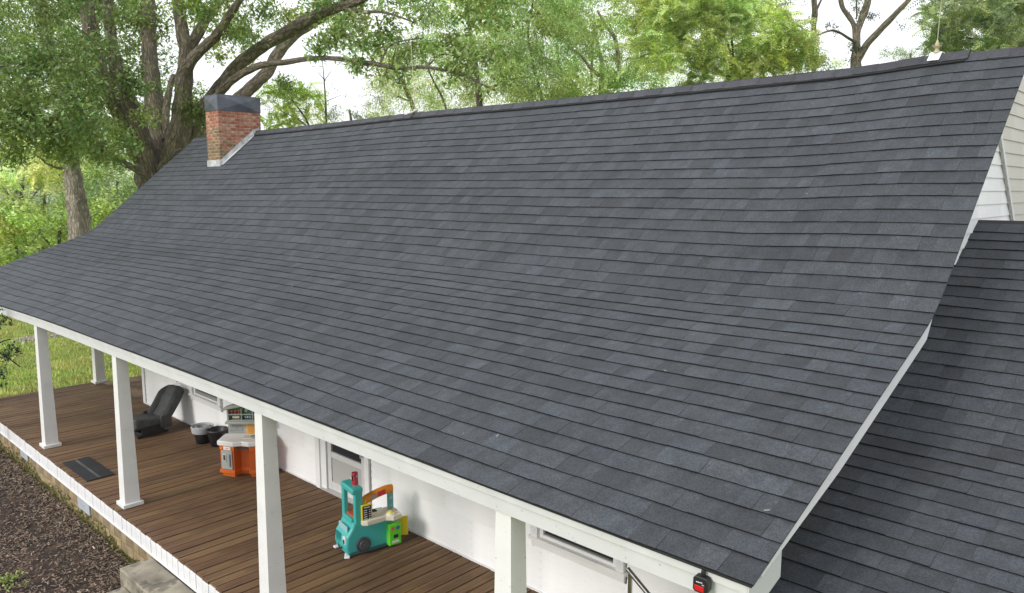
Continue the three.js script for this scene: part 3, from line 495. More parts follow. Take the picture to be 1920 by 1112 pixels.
// ---------------------------------------------------------------- things on the porch
{ // car seat
  const t = thing('car_seat', 'dark grey car seat reclined on the deck against the white wall', 'car seat', [-12.83, DY, -4.76], 0.16);
  const fab = mat(0.10, 0.104, 0.10, 0.85, { map: rep(tFab, 5) }), pan = mat(0.11, 0.115, 0.108, 0.8, { map: rep(tFab, 5) }), bl = mat(0.016, 0.016, 0.017, 0.5);
  // local: +z is where the seat faces, x its width
  part('base', [box(0.04, 0.05, 0.52, -0.2, 0.03, 0.08), box(0.04, 0.05, 0.52, 0.2, 0.03, 0.08), box(0.44, 0.06, 0.05, 0, 0.06, 0.26), box(0.44, 0.06, 0.05, 0, 0.06, -0.1), rbox(0.04, 0.12, 0.4, 0.015, 0.22, 0.1, 0.08), rbox(0.04, 0.12, 0.4, 0.015, -0.22, 0.1, 0.08)], bl, t);
  const cush = new RoundedBoxGeometry(0.5, 0.17, 0.56, 5, 0.06), p = cush.attributes.position;
  for (let i = 0; i < p.count; i++) { const x = p.getX(i) / 0.25, z = p.getZ(i) / 0.28; if (p.getY(i) > 0) p.setY(i, p.getY(i) - 0.045 * (1 - Math.pow(Math.abs(x), 3)) + 0.05 * z); }
  cush.computeVertexNormals(); part('cushion', boxUV(cush).translate(0, 0.23, 0.12), pan, t);
  const bk = new THREE.BoxGeometry(0.5, 0.6, 0.16, 24, 28, 6), q = bk.attributes.position;
  for (let i = 0; i < q.count; i++) {
    let x = q.getX(i) / 0.25, y = q.getY(i) / 0.3, z = q.getZ(i); const taper = 1 - 0.14 * smooth(0.0, 1, y), top = Math.pow(Math.abs(x), 5) * smooth(0.6, 1, y) * 0.05;
    const rz = Math.sqrt(Math.max(0.02, 1 - Math.pow(Math.abs(x), 6))) * Math.sqrt(Math.max(0.05, 1 - Math.pow(Math.abs(y), 10))); z *= rz;
    if (z > 0) { const bol = smooth(0.5, 0.72, Math.abs(x)), seam = Math.exp(-Math.pow((Math.abs(x) - 0.5 - 0.1 * y) / 0.045, 2)); z += 0.06 * bol * smooth(1, 0.3, y) - 0.05 * seam + 0.008 * Math.sin(y * 3.5); if (y > 0.42 && y < 0.5) z -= 0.012 * (1 - bol); }
    q.setXYZ(i, x * 0.25 * taper, y * 0.3 - top, z);
  }
  bk.computeVertexNormals(); const b = part('backrest', boxUV(bk).translate(0, 0.3, 0), fab, t); b.position.set(0, 0.2, -0.16); b.rotation.x = -0.66;
  for (const s of [-1, 1]) part('hinge_cover', rbox(0.05, 0.2, 0.2, 0.03, s * 0.26, 0.2, -0.13).rotateX(0), mat(0.045, 0.047, 0.045, 0.6), t);
  for (const sx of [-1, 1]) part('seam', new THREE.TubeGeometry(new THREE.CatmullRomCurve3([[0.1, 0.05, 0.085], [0.125, 0.18, 0.078], [0.11, 0.3, 0.07], [0.135, 0.42, 0.074], [0.15, 0.52, 0.066]].map(([x, y, z]) => new THREE.Vector3(x * sx, y, z))), 24, 0.006, 6), bl, b);
  const hr = part('headrest', rbox(0.26, 0.05, 0.15, 0.02, 0, 0.70, 0.03).rotateX(0), bl, b);
  for (const x of [-0.06, 0.06]) part('headrest_post', rod([x, 0.57, 0], [x, 0.69, 0.02], 0.008), M.steel, b);
}
{ // rubber mat
  const t = thing('floor_mat', 'flat dark rubber mat with a paler stripe between two posts at the deck edge', 'mat', [-11.72, DY + 0.003, -3.45]);
  const r = mat(0.022, 0.024, 0.026, 0.75, { map: rep(tRubber, 2) });
  part('mat', rbox(1.05, 0.012, 0.365, 0.004, 0, 0.008, 0), r, t);
  part('stripe', rbox(1.03, 0.008, 0.04, 0.003, 0, 0.0125, 0.01), mat(0.12, 0.12, 0.115, 0.8, { map: rep(tRubber, 2) }), t);
  part('ridges', [-0.02, 0.04].map((z) => box(1.03, 0.006, 0.007, 0, 0.0155, z)), r, t);
}
{ // planters
  const pot = (rb, rt, h, th) => new THREE.LatheGeometry([[0, 0.003], [rb, 0.003], [lerp(rb, rt, 0.5), h * 0.5], [rt - 0.004, h - 0.03], [rt, h - 0.028], [rt, h], [rt - th, h], [rb * 0.9, 0.05], [0, 0.05]].map((p) => new THREE.Vector2(...p)), 28);
  const a = thing('planter', 'black plastic pot with a thick grey rim by the white wall', 'planter', [-11.66, DY, -5.12]);
  part('pot', pot(0.10, 0.142, 0.21, 0.012), M.black, a);
  part('rim', new THREE.LatheGeometry([[0.14, 0.17], [0.16, 0.18], [0.172, 0.275], [0.165, 0.285], [0.15, 0.28], [0.135, 0.2], [0.10, 0.19], [0.0, 0.185]].map((p) => new THREE.Vector2(...p)), 28), mat(0.40, 0.41, 0.42, 0.6), a);
  part('inner_ring', new THREE.TorusGeometry(0.105, 0.012, 8, 24).rotateX(Math.PI / 2).translate(0.01, 0.27, 0), mat(0.3, 0.31, 0.32, 0.6), a);
  const b = thing('planter', 'all black empty plastic pot beside the toy kitchen', 'planter', [-11.36, DY, -5.22]);
  part('pot', pot(0.10, 0.165, 0.27, 0.014), M.black, b);
  part('soil', new THREE.CircleGeometry(0.14, 20).rotateX(-Math.PI / 2).translate(0, 0.19, 0), mat(0.03, 0.024, 0.02, 1), b);
}
{ // toy kitchen: origin at its front left foot; local +z is its front
  const t = thing('toy_kitchen', 'orange and grey plastic play kitchen with a white counter against the wall', 'toy kitchen', [-10.08, DY, -4.66], 0.76); t.scale.set(0.88, 1.05, 1);
  const O = mat(0.62, 0.13, 0.015, 0.4), O2 = mat(0.50, 0.10, 0.012, 0.45), Gy = mat(0.36, 0.37, 0.34, 0.45), W = mat(0.76, 0.74, 0.70, 0.4), Te = mat(0.03, 0.20, 0.18, 0.5), Rd = mat(0.45, 0.09, 0.06, 0.5), Ye = mat(0.72, 0.36, 0.06, 0.45), dg = mat(0.05, 0.055, 0.055, 0.4), cream = mat(0.62, 0.58, 0.46, 0.5), gr = mat(0.22, 0.26, 0.25, 0.45);
  const BZ = -0.29, out = (g) => [[0 - g, BZ], [0 - g, 0 + g], [0.25 + g * 0.4, 0.08 + g], [0.31 + g * 0.5, -0.05 + g], [0.44 - g * 0.5, -0.05 + g], [0.50 - g * 0.4, 0.08 + g], [0.75 + g, 0 + g], [0.75 + g, BZ]], outC = (g) => [[-g, BZ], [-g, g], [0.25, 0.08 + g], [0.375, 0.045 + g], [0.50, 0.08 + g], [0.75 + g, g], [0.75 + g, BZ]];
  const dd = (g) => g.translate(-0.13, 0, 0).rotateY(-0.31).translate(0.125, 0, 0.04);
  const slab = (g, y0, y1, b, f = out) => prism(f(g).map(([x, z]) => [x, -z]), y1 - y0, b).rotateX(-Math.PI / 2).translate(0, (y0 + y1) / 2, 0);
  part('cabinet', slab(0, 0.09, 0.42, 0.004), O2, t);
  part('plinth', [slab(0.015, 0.05, 0.095, 0.004), slab(-0.02, 0.0, 0.05, 0.004)], O, t);
  part('apron', slab(0.008, 0.37, 0.425, 0.004), O, t);
  const c = part('counter', slab(0.03, 0.43, 0.50, 0.014, outC), W, t); part('cutting_board', rbox(0.17, 0.01, 0.13, 0.004, 0.42, 0.503, -0.12), cream, c);
  const d = part('door', dd(rbox(0.205, 0.255, 0.02, 0.006, 0.13, 0.235, 0.008)), Gy, t);
  part('door_window', [dd(rbox(0.062, 0.10, 0.012, 0.005, 0.095, 0.27, 0.022))], mat(0.55, 0.57, 0.55, 0.4), d); part('window_opening', dd(rbox(0.04, 0.075, 0.01, 0.004, 0.095, 0.27, 0.0255)), dg, d);
  part('handle', dd(rbox(0.02, 0.17, 0.02, 0.006, 0.195, 0.24, 0.026)), gr, d);
  const dr = part('drawer_front', dd(rbox(0.14, 0.05, 0.02, 0.005, 0.145, 0.397, 0.008)), W, t); part('drawer_print', dd(box(0.05, 0.008, 0.002, 0.145, 0.398, 0.0195)), mat(0.5, 0.12, 0.1, 0.5), dr);
  part('knob', dd(cyl(0.014, 0.014, 0.012).rotateX(Math.PI / 2).translate(0.035, 0.395, 0.013)), Ye, t);
  part('towel_bar', [rod([0.275, 0.40, 0.05], [0.475, 0.40, 0.05], 0.012), rod([0.285, 0.40, 0.05], [0.285, 0.40, -0.02], 0.01), rod([0.465, 0.40, 0.05], [0.465, 0.40, -0.02], 0.01)], dg, t);
  // back tower
  part('back_panel', span(0.02, 0.73, 0.47, 0.70, -0.33, -0.295), Gy, t);
  part('tile_panel', [...Array(7)].map((_, i) => box(0.004, 0.14, 0.006, 0.06 + i * 0.032, 0.575, -0.293)).concat([box(0.24, 0.004, 0.006, 0.15, 0.54, -0.292), box(0.24, 0.004, 0.006, 0.15, 0.60, -0.292)]), mat(0.26, 0.27, 0.27, 0.5), t);
  const ob = part('oven_back', rbox(0.24, 0.15, 0.02, 0.006, 0.44, 0.575, -0.288), Ye, t); part('oven_inset', box(0.19, 0.11, 0.006, 0.44, 0.575, -0.276), mat(0.62, 0.29, 0.05, 0.5), ob);
  part('shelf', rbox(0.75, 0.035, 0.13, 0.012, 0.375, 0.665, -0.275), Gy, t);
  part('upper_cabinet', [span(0.03, 0.055, 0.68, 0.875, -0.33, -0.24), span(0.695, 0.72, 0.68, 0.875, -0.33, -0.24), span(0.055, 0.695, 0.68, 0.70, -0.33, -0.242), span(0.055, 0.695, 0.77, 0.782, -0.33, -0.243), span(0.255, 0.268, 0.70, 0.77, -0.33, -0.244), span(0.255, 0.268, 0.782, 0.86, -0.33, -0.244), span(0.44, 0.455, 0.70, 0.86, -0.33, -0.241)], Gy, t);
  part('cabinet_backing', span(0.05, 0.70, 0.69, 0.87, -0.34, -0.315), Te, t);
  const roofPts = []; for (let i = 0; i <= 12; i++) { const u = i / 12; roofPts.push([lerp(-0.02, 0.77, u), 0.865 + 0.085 * Math.pow(1 - Math.abs(2 * u - 1), 0.8)]); } for (let i = 12; i >= 0; i--) { const u = i / 12; roofPts.push([lerp(-0.02, 0.77, u), 0.835 + 0.07 * Math.pow(1 - Math.abs(2 * u - 1), 0.9)]); }
  part('roof', prism(roofPts, 0.16, 0.008).translate(0, 0.005, -0.275), Gy, t);
  for (const [x, y] of [[0.095, 0.8], [0.155, 0.803], [0.215, 0.81]]) { const p = part('flower_pot', new THREE.CylinderGeometry(0.022, 0.016, 0.04, 10).translate(x, y, -0.285), Rd, t); part('pot_rim', cyl(0.024, 0.024, 0.012, x, y + 0.02, -0.285, 10), mat(0.6, 0.35, 0.25, 0.5), p); }
  part('leaf_panel', [rbox(0.17, 0.03, 0.012, 0.005, 0.155, 0.845, -0.306)], mat(0.10, 0.26, 0.08, 0.6), t);
  part('bread_loaf', rbox(0.13, 0.04, 0.03, 0.015, 0.155, 0.728, -0.295), cream, t);
  part('plate', cyl(0.026, 0.026, 0.01).rotateX(Math.PI / 2).translate(0.32, 0.82, -0.305), mat(0.55, 0.6, 0.2, 0.5), t);
  part('cups', [cyl(0.014, 0.017, 0.03, 0.31, 0.73, -0.295, 10), cyl(0.014, 0.017, 0.03, 0.35, 0.73, -0.295, 10), cyl(0.014, 0.017, 0.03, 0.39, 0.73, -0.295, 10)], mat(0.5, 0.62, 0.62, 0.5), t);
  part('faucet', [rod([0.52, 0.50, -0.24], [0.52, 0.58, -0.24], 0.012), rod([0.52, 0.58, -0.24], [0.52, 0.57, -0.17], 0.011)], gr, t);
  part('sink', new THREE.TorusGeometry(0.07, 0.012, 8, 20).rotateX(Math.PI / 2).scale(1, 0.7, 0.8).translate(0.53, 0.507, -0.13), gr, t);
}
{ // toy food truck: local x runs from its nose to its tail, +z is the side with the wheel
  const t = thing('toy_food_truck', 'turquoise plastic food truck toy with orange arch and green till on the deck', 'toy truck', [-6.83, DY, -4.78], 1.38); t.scale.setScalar(1.13);
  const Tq = mat(0.055, 0.40, 0.37, 0.35), Tq2 = mat(0.045, 0.30, 0.29, 0.4), Or = mat(0.72, 0.24, 0.02, 0.38), Cr = mat(0.68, 0.65, 0.52, 0.4), Gn = mat(0.13, 0.62, 0.03, 0.38), Ye = mat(0.72, 0.55, 0.02, 0.4), Gy = mat(0.055, 0.058, 0.062, 0.55), Rd = mat(0.42, 0.03, 0.05, 0.4), Bk = mat(0.015, 0.015, 0.017, 0.5), Wh = mat(0.72, 0.72, 0.7, 0.4), Bu = mat(0.03, 0.08, 0.3, 0.4), sky = mat(0.30, 0.52, 0.55, 0.4);
  // body: side outline (x,y) with sloping bonnet
  part('body', prism([[-0.245, 0.03], [-0.26, 0.10], [-0.245, 0.20], [-0.19, 0.28], [-0.17, 0.33], [0.25, 0.30], [0.25, 0.03], [0.06, 0.03]], 0.29, 0.02).translate(0, 0, -0.01), Tq, t);
  part('bonnet_stripe', rbox(0.012, 0.06, 0.2, 0.004, -0.222, 0.262, -0.01).rotateZ(0), sky, t);
  const wh = part('wheel', cyl(0.073, 0.073, 0.035, 0, 0, 0, 28).rotateX(Math.PI / 2).translate(-0.085, 0.10, 0.145), Gy, t); part('hub', [cyl(0.05, 0.046, 0.012, 0, 0, 0, 24).rotateX(Math.PI / 2).translate(-0.085, 0.10, 0.166), cyl(0.01, 0.01, 0.02).rotateX(Math.PI / 2).translate(-0.085, 0.1, 0.17)], mat(0.075, 0.078, 0.082, 0.5), wh);
  part('skirt', rbox(0.47, 0.03, 0.30, 0.008, 0.005, 0.02, -0.01), mat(0.04, 0.10, 0.10, 0.5), t);
  part('bumper', rbox(0.12, 0.022, 0.055, 0.01, 0, 0, 0).rotateY(1.1).translate(-0.235, 0.012, 0.10), Wh, t);
  part('left_bumper', rbox(0.05, 0.022, 0.05, 0.01, -0.25, 0.012, -0.14), Wh, t);
  // nose: grille, headlight and smile
  part('headlight', rbox(0.02, 0.075, 0.06, 0.006, -0.252, 0.165, 0.085), Wh, t); part('headlight_pupil', rbox(0.01, 0.04, 0.025, 0.004, -0.264, 0.155, 0.09), Bk, t);
  part('grille', [0, 1, 2, 3].map((i) => rbox(0.014, 0.1, 0.008, 0.003, -0.256, 0.155, -0.10 + i * 0.028)), Tq2, t);
  part('smile', new THREE.TorusGeometry(0.05, 0.006, 6, 14, 2.2).rotateZ(-2.67).rotateY(Math.PI / 2).translate(-0.258, 0.10, -0.02), Bk, t);
  // cab frame
  part('cab_pillar', [rbox(0.085, 0.36, 0.05, 0.014, -0.115, 0.47, 0.11), rbox(0.05, 0.36, 0.055, 0.014, -0.15, 0.47, -0.125), rbox(0.12, 0.065, 0.29, 0.022, -0.125, 0.648, -0.008), rbox(0.035, 0.05, 0.2, 0.01, -0.165, 0.335, -0.01)], Tq, t);
  part('dashboard', rbox(0.10, 0.05, 0.2, 0.012, -0.10, 0.345, -0.01), mat(0.42, 0.09, 0.04, 0.45), t);
  part('gear_lever', [rod([-0.09, 0.36, 0.02], [-0.07, 0.42, 0.03], 0.012)], mat(0.7, 0.6, 0.55, 0.4), t);
  const top = part('roof_topper', [cyl(0.034, 0.03, 0.13, -0.1, 0.735, 0.02, 16)], Rd, t); part('topper_print', [rbox(0.02, 0.05, 0.014, 0.004, -0.128, 0.75, 0.03), rbox(0.014, 0.02, 0.02, 0.004, -0.11, 0.775, 0.047)], Bk, top); part('topper_label', [rbox(0.014, 0.03, 0.016, 0.004, -0.13, 0.745, 0.008), rbox(0.016, 0.012, 0.014, 0.004, -0.098, 0.77, 0.05)], Wh, top);
  // menu board
  const mb = part('menu_board', rbox(0.115, 0.185, 0.022, 0.022, 0, 0, 0, 4).translate(-0.045, 0.415, 0.15), Ye, t); part('menu_panel', rbox(0.09, 0.155, 0.012, 0.008, -0.045, 0.415, 0.1575), Bk, mb);
  part('menu_lines', [0, 1, 2, 3, 4].flatMap((i) => [box(0.035, 0.007, 0.002, -0.062, 0.45 - i * 0.022, 0.1645), box(0.014, 0.007, 0.002, -0.018, 0.45 - i * 0.022, 0.1645)]).concat([box(0.06, 0.009, 0.002, -0.047, 0.477, 0.1645)]), Wh, mb);
  // arch
  const arc = new THREE.CatmullRomCurve3([[-0.03, 0.505, 0.06], [0.02, 0.525, 0.06], [0.12, 0.55, 0.06], [0.22, 0.565, 0.06], [0.275, 0.56, 0.06]].map((p) => new THREE.Vector3(...p)));
  const ab = new THREE.TubeGeometry(arc, 30, 0.045, 14); ab.scale(1, 1, 0.8).translate(0, 0.0, 0.012);
  const ar = part('awning', [ab, new THREE.SphereGeometry(0.045, 14, 10).scale(1, 1, 0.8).translate(-0.03, 0.505, 0.06)], Or, t);
  part('awning_knob', new THREE.SphereGeometry(0.028, 12, 8).translate(-0.045, 0.50, 0.085), Ye, t);
  part('awning_print', [box(0.05, 0.045, 0.006, 0.06, 0.537, 0.0955).rotateZ(0), box(0.02, 0.035, 0.006, 0.06, 0.537, 0.099)], mat(0.3, 0.32, 0.32, 0.5), ar); part('awning_sign', [box(0.04, 0.05, 0.006, 0.125, 0.552, 0.0955), box(0.04, 0.05, 0.006, 0.168, 0.558, 0.0955)], mat(0.55, 0.03, 0.05, 0.45), ar);
  part('rear_pillar', rbox(0.055, 0.25, 0.05, 0.012, 0.265, 0.43, 0.04), mat(0.12, 0.38, 0.40, 0.4), t); part('pillar_print', [cyl(0.016, 0.016, 0.004).rotateX(Math.PI / 2).translate(0.262, 0.47, 0.0665), box(0.03, 0.006, 0.004, 0.262, 0.40, 0.0665), box(0.024, 0.006, 0.004, 0.262, 0.385, 0.0665)], sky, t);
  // counter
  part('counter', [prism([[-0.10, 0.08], [-0.10, 0.17], [-0.06, 0.20], [0.14, 0.19], [0.20, 0.24], [0.30, 0.22], [0.31, 0.06], [0.26, -0.02], [0.0, -0.02], [-0.02, 0.06]].map(([x, y]) => [x, y]), 0.055, 0.012).rotateX(Math.PI / 2).translate(0, 0.325, 0)], Cr, t);
  part('counter_groove', rbox(0.16, 0.008, 0.02, 0.003, 0.03, 0.3535, 0.165), mat(0.5, 0.47, 0.38, 0.5), t);
  part('dome_light', new THREE.SphereGeometry(0.038, 16, 10, 0, 6.29, 0, 1.6).translate(0.2, 0.35, 0.17), mat(0.7, 0.6, 0.1, 0.35), t);
  part('dome_ring', cyl(0.048, 0.044, 0.018, 0.2, 0.358, 0.17, 20), mat(0.78, 0.75, 0.6, 0.4), t);
  part('cup_holes', [cyl(0.018, 0.018, 0.004, 0.24, 0.354, 0.10, 14), cyl(0.018, 0.018, 0.004, 0.285, 0.354, 0.12, 14), cyl(0.018, 0.018, 0.004, 0.25, 0.354, 0.05, 14)], mat(0.4, 0.37, 0.3, 0.5), t);
  part('tray_items', [0, 1, 2, 3].map((i) => box(0.012, 0.02, 0.05, 0.04 + i * 0.022, 0.355, 0.02)), Bk, t);
  // till
  const till = part('till', prism([[-0.065, 0.0], [-0.065, 0.22], [0.065, 0.22], [0.065, 0.0]], 0.075, 0.008).translate(0.235, 0.03, 0.165), Gn, t);
  part('till_button', cyl(0.02, 0.02, 0.008).rotateX(Math.PI / 2).translate(0.205, 0.205, 0.205), mat(0.5, 0.15, 0.1, 0.4), till);
  const st = []; for (let i = 0; i < 10; i++) { const a = i * Math.PI / 5 + Math.PI / 2, r = i % 2 ? 0.011 : 0.025; st.push([Math.cos(a) * r, Math.sin(a) * r]); } part('star', prism(st, 0.008).translate(0.262, 0.205, 0.206), Bu, till);
  part('till_slot', rbox(0.05, 0.035, 0.006, 0.002, 0.24, 0.12, 0.204), Bk, till); part('till_label', rbox(0.075, 0.025, 0.006, 0.002, 0.235, 0.065, 0.204), mat(0.62, 0.62, 0.6, 0.4), till);
  // yellow door folded out at the tail
  part('rear_door', rbox(0.012, 0.20, 0.15, 0.004, 0, 0, 0).rotateY(1.2).translate(0.345, 0.16, 0.10), Ye, t);
}
{ // metal handrail
  const t = thing('handrail', 'steel tube handrail sloping down in front of the white wall', 'handrail', [-3.3, DY, -4.8]);
  const a = at(1176, 1066, 5.88).sub(t.position), b = a.clone().add(new THREE.Vector3(0.75, -0.52, 0));
  part('rail', rod(a.toArray(), b.toArray(), 0.02, 14), M.steel, t); part('rail_post', rod([a.x + 0.03, 0, a.z], [a.x + 0.03, a.y - 0.01, a.z], 0.018, 14), M.steel, t); part('lower_post', rod([b.x - 0.03, 0, b.z], [b.x - 0.03, b.y, b.z], 0.018, 14), M.steel, t);
}
{ // small device on the fascia
  const t = thing('alarm_box', 'small black box with red panel hung on the white fascia near the roof corner', 'device', [-1.785, 2.69, -3.28]);
  part('case', prism([[-0.042, -0.075], [-0.042, -0.015], [-0.03, 0.0], [0.03, 0.0], [0.042, -0.015], [0.042, -0.06], [0.03, -0.085], [-0.03, -0.085]], 0.045, 0.005).translate(0, -0.01, 0.012), M.black, t);
  part('hanger', rbox(0.02, 0.03, 0.02, 0.005, 0, 0.005, 0.005), M.black, t);
  part('red_panel', rbox(0.052, 0.028, 0.006, 0.002, -0.004, -0.07, 0.0355), mat(0.5, 0.01, 0.015, 0.4), t);
  part('print', [box(0.02, 0.004, 0.002, -0.012, -0.038, 0.0355), box(0.012, 0.004, 0.002, 0.006, -0.036, 0.0355), box(0.012, 0.003, 0.002, 0.016, -0.046, 0.0355)], mat(0.6, 0.6, 0.6, 0.5), t);
}

// ---------------------------------------------------------------- trees
const leafMats = {};
const leafMat = (key, tr) => leafMats[key] ??= new THREE.MeshPhysicalMaterial({ color: 0xffffff, vertexColors: true, roughness: 0.55, transmission: tr, thickness: 0, side: THREE.DoubleSide, specularIntensity: 0.6 });
const LC = [];
function leafQuad(P, pos, dir, nor, L, W, fold = 0.25) { // a pointed leaf of four triangles with a folded midrib
  const s = new THREE.Vector3().crossVectors(dir, nor).normalize(), n = new THREE.Vector3().crossVectors(s, dir).normalize();
  const a = pos, m = pos.clone().addScaledVector(dir, L * 0.5).addScaledVector(n, -fold * W * 0.5), e = pos.clone().addScaledVector(dir, L).addScaledVector(n, -L * 0.12);
  const l = pos.clone().addScaledVector(dir, L * 0.45).addScaledVector(s, W / 2), r = pos.clone().addScaledVector(dir, L * 0.45).addScaledVector(s, -W / 2);
  const k = Math.pow(rr(0.6, 1.25), 1.4) + (rnd() < 0.1 ? 0.5 : 0), hh = rr(-0.12, 0.12); for (const v of [a, l, m, l, e, m, a, m, r, m, e, r]) { P.push(v.x, v.y, v.z); LC.push(k * (1 + hh), k, k * (1 - hh)); }  // random leaf tone; a few leaves brightened as painted highlights
}
function sprig(n, R, L, W, droop) {
  const P = []; for (let i = 0; i < n; i++) {
    const a = rr(0, 6.283), b = rr(-0.9, 0.9), dir = new THREE.Vector3(Math.cos(a) * Math.cos(b), Math.sin(b) - droop, Math.sin(a) * Math.cos(b)).normalize();
    const pos = new THREE.Vector3(gauss(), gauss() * 0.7, gauss()).multiplyScalar(R * 0.75), nor = new THREE.Vector3(rr(-0.7, 0.7), 1, rr(-0.7, 0.7)).normalize(); leafQuad(P, pos, dir, nor, L * rr(0.7, 1.25), W * rr(0.75, 1.2));
  } return tri(P, null, LC.splice(0));
}
function frond(n, len, L, W) { // several pinnate leaves from one point
  const P = []; for (let k = 0; k < 4; k++) { const a = rr(0, 6.283), d = new THREE.Vector3(Math.cos(a), rr(0.0, 0.5), Math.sin(a)).normalize(), o = new THREE.Vector3(gauss(), gauss(), gauss()).multiplyScalar(0.12);
    for (let i = 0; i < n; i++) { const u = (i + 1) / n, p = o.clone().addScaledVector(d, u * len); p.y -= u * u * len * 0.45; const sd = new THREE.Vector3(-d.z, -0.15, d.x).multiplyScalar(i % 2 ? 1 : -1).addScaledVector(d, 0.35).normalize(); leafQuad(P, p, sd, new THREE.Vector3(rr(-0.25, 0.25), 1, rr(-0.25, 0.25)).normalize(), L * (1 - 0.35 * u), W, 0.1); } } return tri(P, null, LC.splice(0));
}
const G = { oak: [0, 1, 2].map(() => sprig(18, 0.32, 0.135, 0.06, 0.35)), fine: [0, 1, 2].map(() => sprig(20, 0.32, 0.13, 0.035, 0.6)), broad: [0, 1].map(() => sprig(14, 0.35, 0.17, 0.11, 0.2)), pinn: [0, 1, 2].map(() => frond(16, 0.55, 0.13, 0.045)) };
function tube(pts, rad, barkScale = 1) {                     // pts: Vector3[], rad: number[]
  const c = new THREE.CatmullRomCurve3(pts, false, 'centripetal'), n = Math.max(8, pts.length * 7), rs = 12, P = [], U = [], idx = [], N = c.getLength(); let s = 0, prev = null;
  let ref = new THREE.Vector3(0.3, 0.1, 1).normalize(); const ph = rnd() * 10;
  for (let i = 0; i <= n; i++) {
    const u = i / n, p = c.getPoint(u), t = c.getTangent(u), f = u * (rad.length - 1), k = Math.min(Math.floor(f), rad.length - 2), r = lerp(rad[k], rad[k + 1], f - k); if (prev) s += p.distanceTo(prev); prev = p;
    const a = ref.clone().addScaledVector(t, -ref.dot(t)).normalize(), b = new THREE.Vector3().crossVectors(t, a); ref = a;
    for (let j = 0; j <= rs; j++) { const w = j / rs * 6.28318, jj = j % rs, d = r * (1 + 0.09 * Math.sin(jj * 2.1 + s * 1.7 + ph) + 0.07 * Math.sin(jj * 3.7 - s * 4.1 + ph) + (r > 0.08 ? 0.05 * Math.sin(s * 9 + jj * 1.3) : 0)), q = p.clone().addScaledVector(a, Math.cos(w) * d).addScaledVector(b, Math.sin(w) * d); P.push(q.x, q.y, q.z); U.push(j / rs * Math.max(1, Math.round(r * 6.28 * 1.2)), s * 1.2); }
  }
  for (let i = 0; i < n; i++) for (let j = 0; j < rs; j++) { const a = i * (rs + 1) + j, b = a + rs + 1; idx.push(a, a + 1, b, b, a + 1, b + 1); }
  const g = new THREE.BufferGeometry(); g.setAttribute('position', new THREE.Float32BufferAttribute(P, 3)); g.setAttribute('uv', new THREE.Float32BufferAttribute(U, 2)); g.setIndex(idx); g.computeVertexNormals(); return g.toNonIndexed();
}
const barkMat = (r, g, b) => mat(r, g, b, 0.95, { map: tBark, bumpMap: tBarkB, bumpScale: 0.03 });
// limbs: lists of [px, py, depth, width in px]; clumps: [position, radius, count]
function tree(o) {
  const base = o.base, t = thing(o.name, o.label, o.category ?? 'tree', base.toArray(), 0, o.group), off = (v) => v.clone().sub(base);
  const bark = o.bark ?? barkMat(0.24, 0.21, 0.17); let first = true;
  for (const L of o.limbs ?? []) {
    const pts = L.map(([px, py, d]) => off(py === 'g' ? new THREE.Vector3(base.x, 0, base.z) : at(px, py, d))), rad = L.map(([, , d, w]) => Math.max(0.008, w * d / FOCAL / 2));
    part(first ? 'trunk' : L[0][3] > 14 ? 'limb' : 'branch', tube(pts, rad), bark, t); first = false;
  }
  const geo = G[o.leaf][Math.floor(rnd() * G[o.leaf].length)], per = [], m = new THREE.Matrix4(), q = new THREE.Quaternion(), c = new THREE.Color();
  for (const [p, r, n, k = 1] of o.clumps) { const tone = rr(0.72, 1.25) * k, hue = rr(-0.12, 0.12); for (let i = 0; i < n; i++) per.push([off(p).add(new THREE.Vector3(gauss(), gauss() * 0.75, gauss()).multiplyScalar(r * 1.1)), tone, hue]); }
  const im = new THREE.InstancedMesh(geo, leafMat(o.tr ?? 0.35, o.tr ?? 0.35), per.length);
  per.forEach(([p, tone, hue], k) => { const s = (o.scale ?? 1) * rr(0.75, 1.3); const tl = o.leaf === 'pinn' ? 1.0 : 0.45; q.setFromEuler(new THREE.Euler(rr(-tl, tl), rr(0, 6.283), rr(-tl, tl))); m.compose(p, q, new THREE.Vector3(s, s, s)); im.setMatrixAt(k, m); const b = tone * rr(0.75, 1.25), cc = o.color; c.setRGB(cc[0] * b * (1 + hue), cc[1] * b, cc[2] * b * (1 - hue)); im.setColorAt(k, c); });
  im.name = 'crown'; im.userData.kind = 'stuff'; im.castShadow = im.receiveShadow = true; t.add(im);
  return t;
}
const fill = (x0, y0, x1, y1, d0, d1, n, r, cnt, k = 1) => [...Array(n)].map(() => [at(rr(x0, x1), rr(y0, y1), rr(d0, d1)), r * rr(0.7, 1.3), Math.round(cnt * rr(0.7, 1.3)), k]);
const along = (L, r, cnt, step = 1) => { const o = []; for (let i = 0; i < L.length - 1; i++) for (let k = 0; k < step; k++) { const u = (k + rnd()) / step, a = L[i], b = L[i + 1]; if (typeof a[1] === 'string') continue; const p = at(lerp(a[0], b[0], u), lerp(a[1], b[1], u), lerp(a[2], b[2], u)); p.add(new THREE.Vector3(gauss(), gauss() * 0.6, gauss()).multiplyScalar(r * 0.8)); o.push([p, r, cnt]); } return o; };
const groundUnder = (px, py, d) => { const p = at(px, py, d); return new THREE.Vector3(p.x, 0, p.z); };

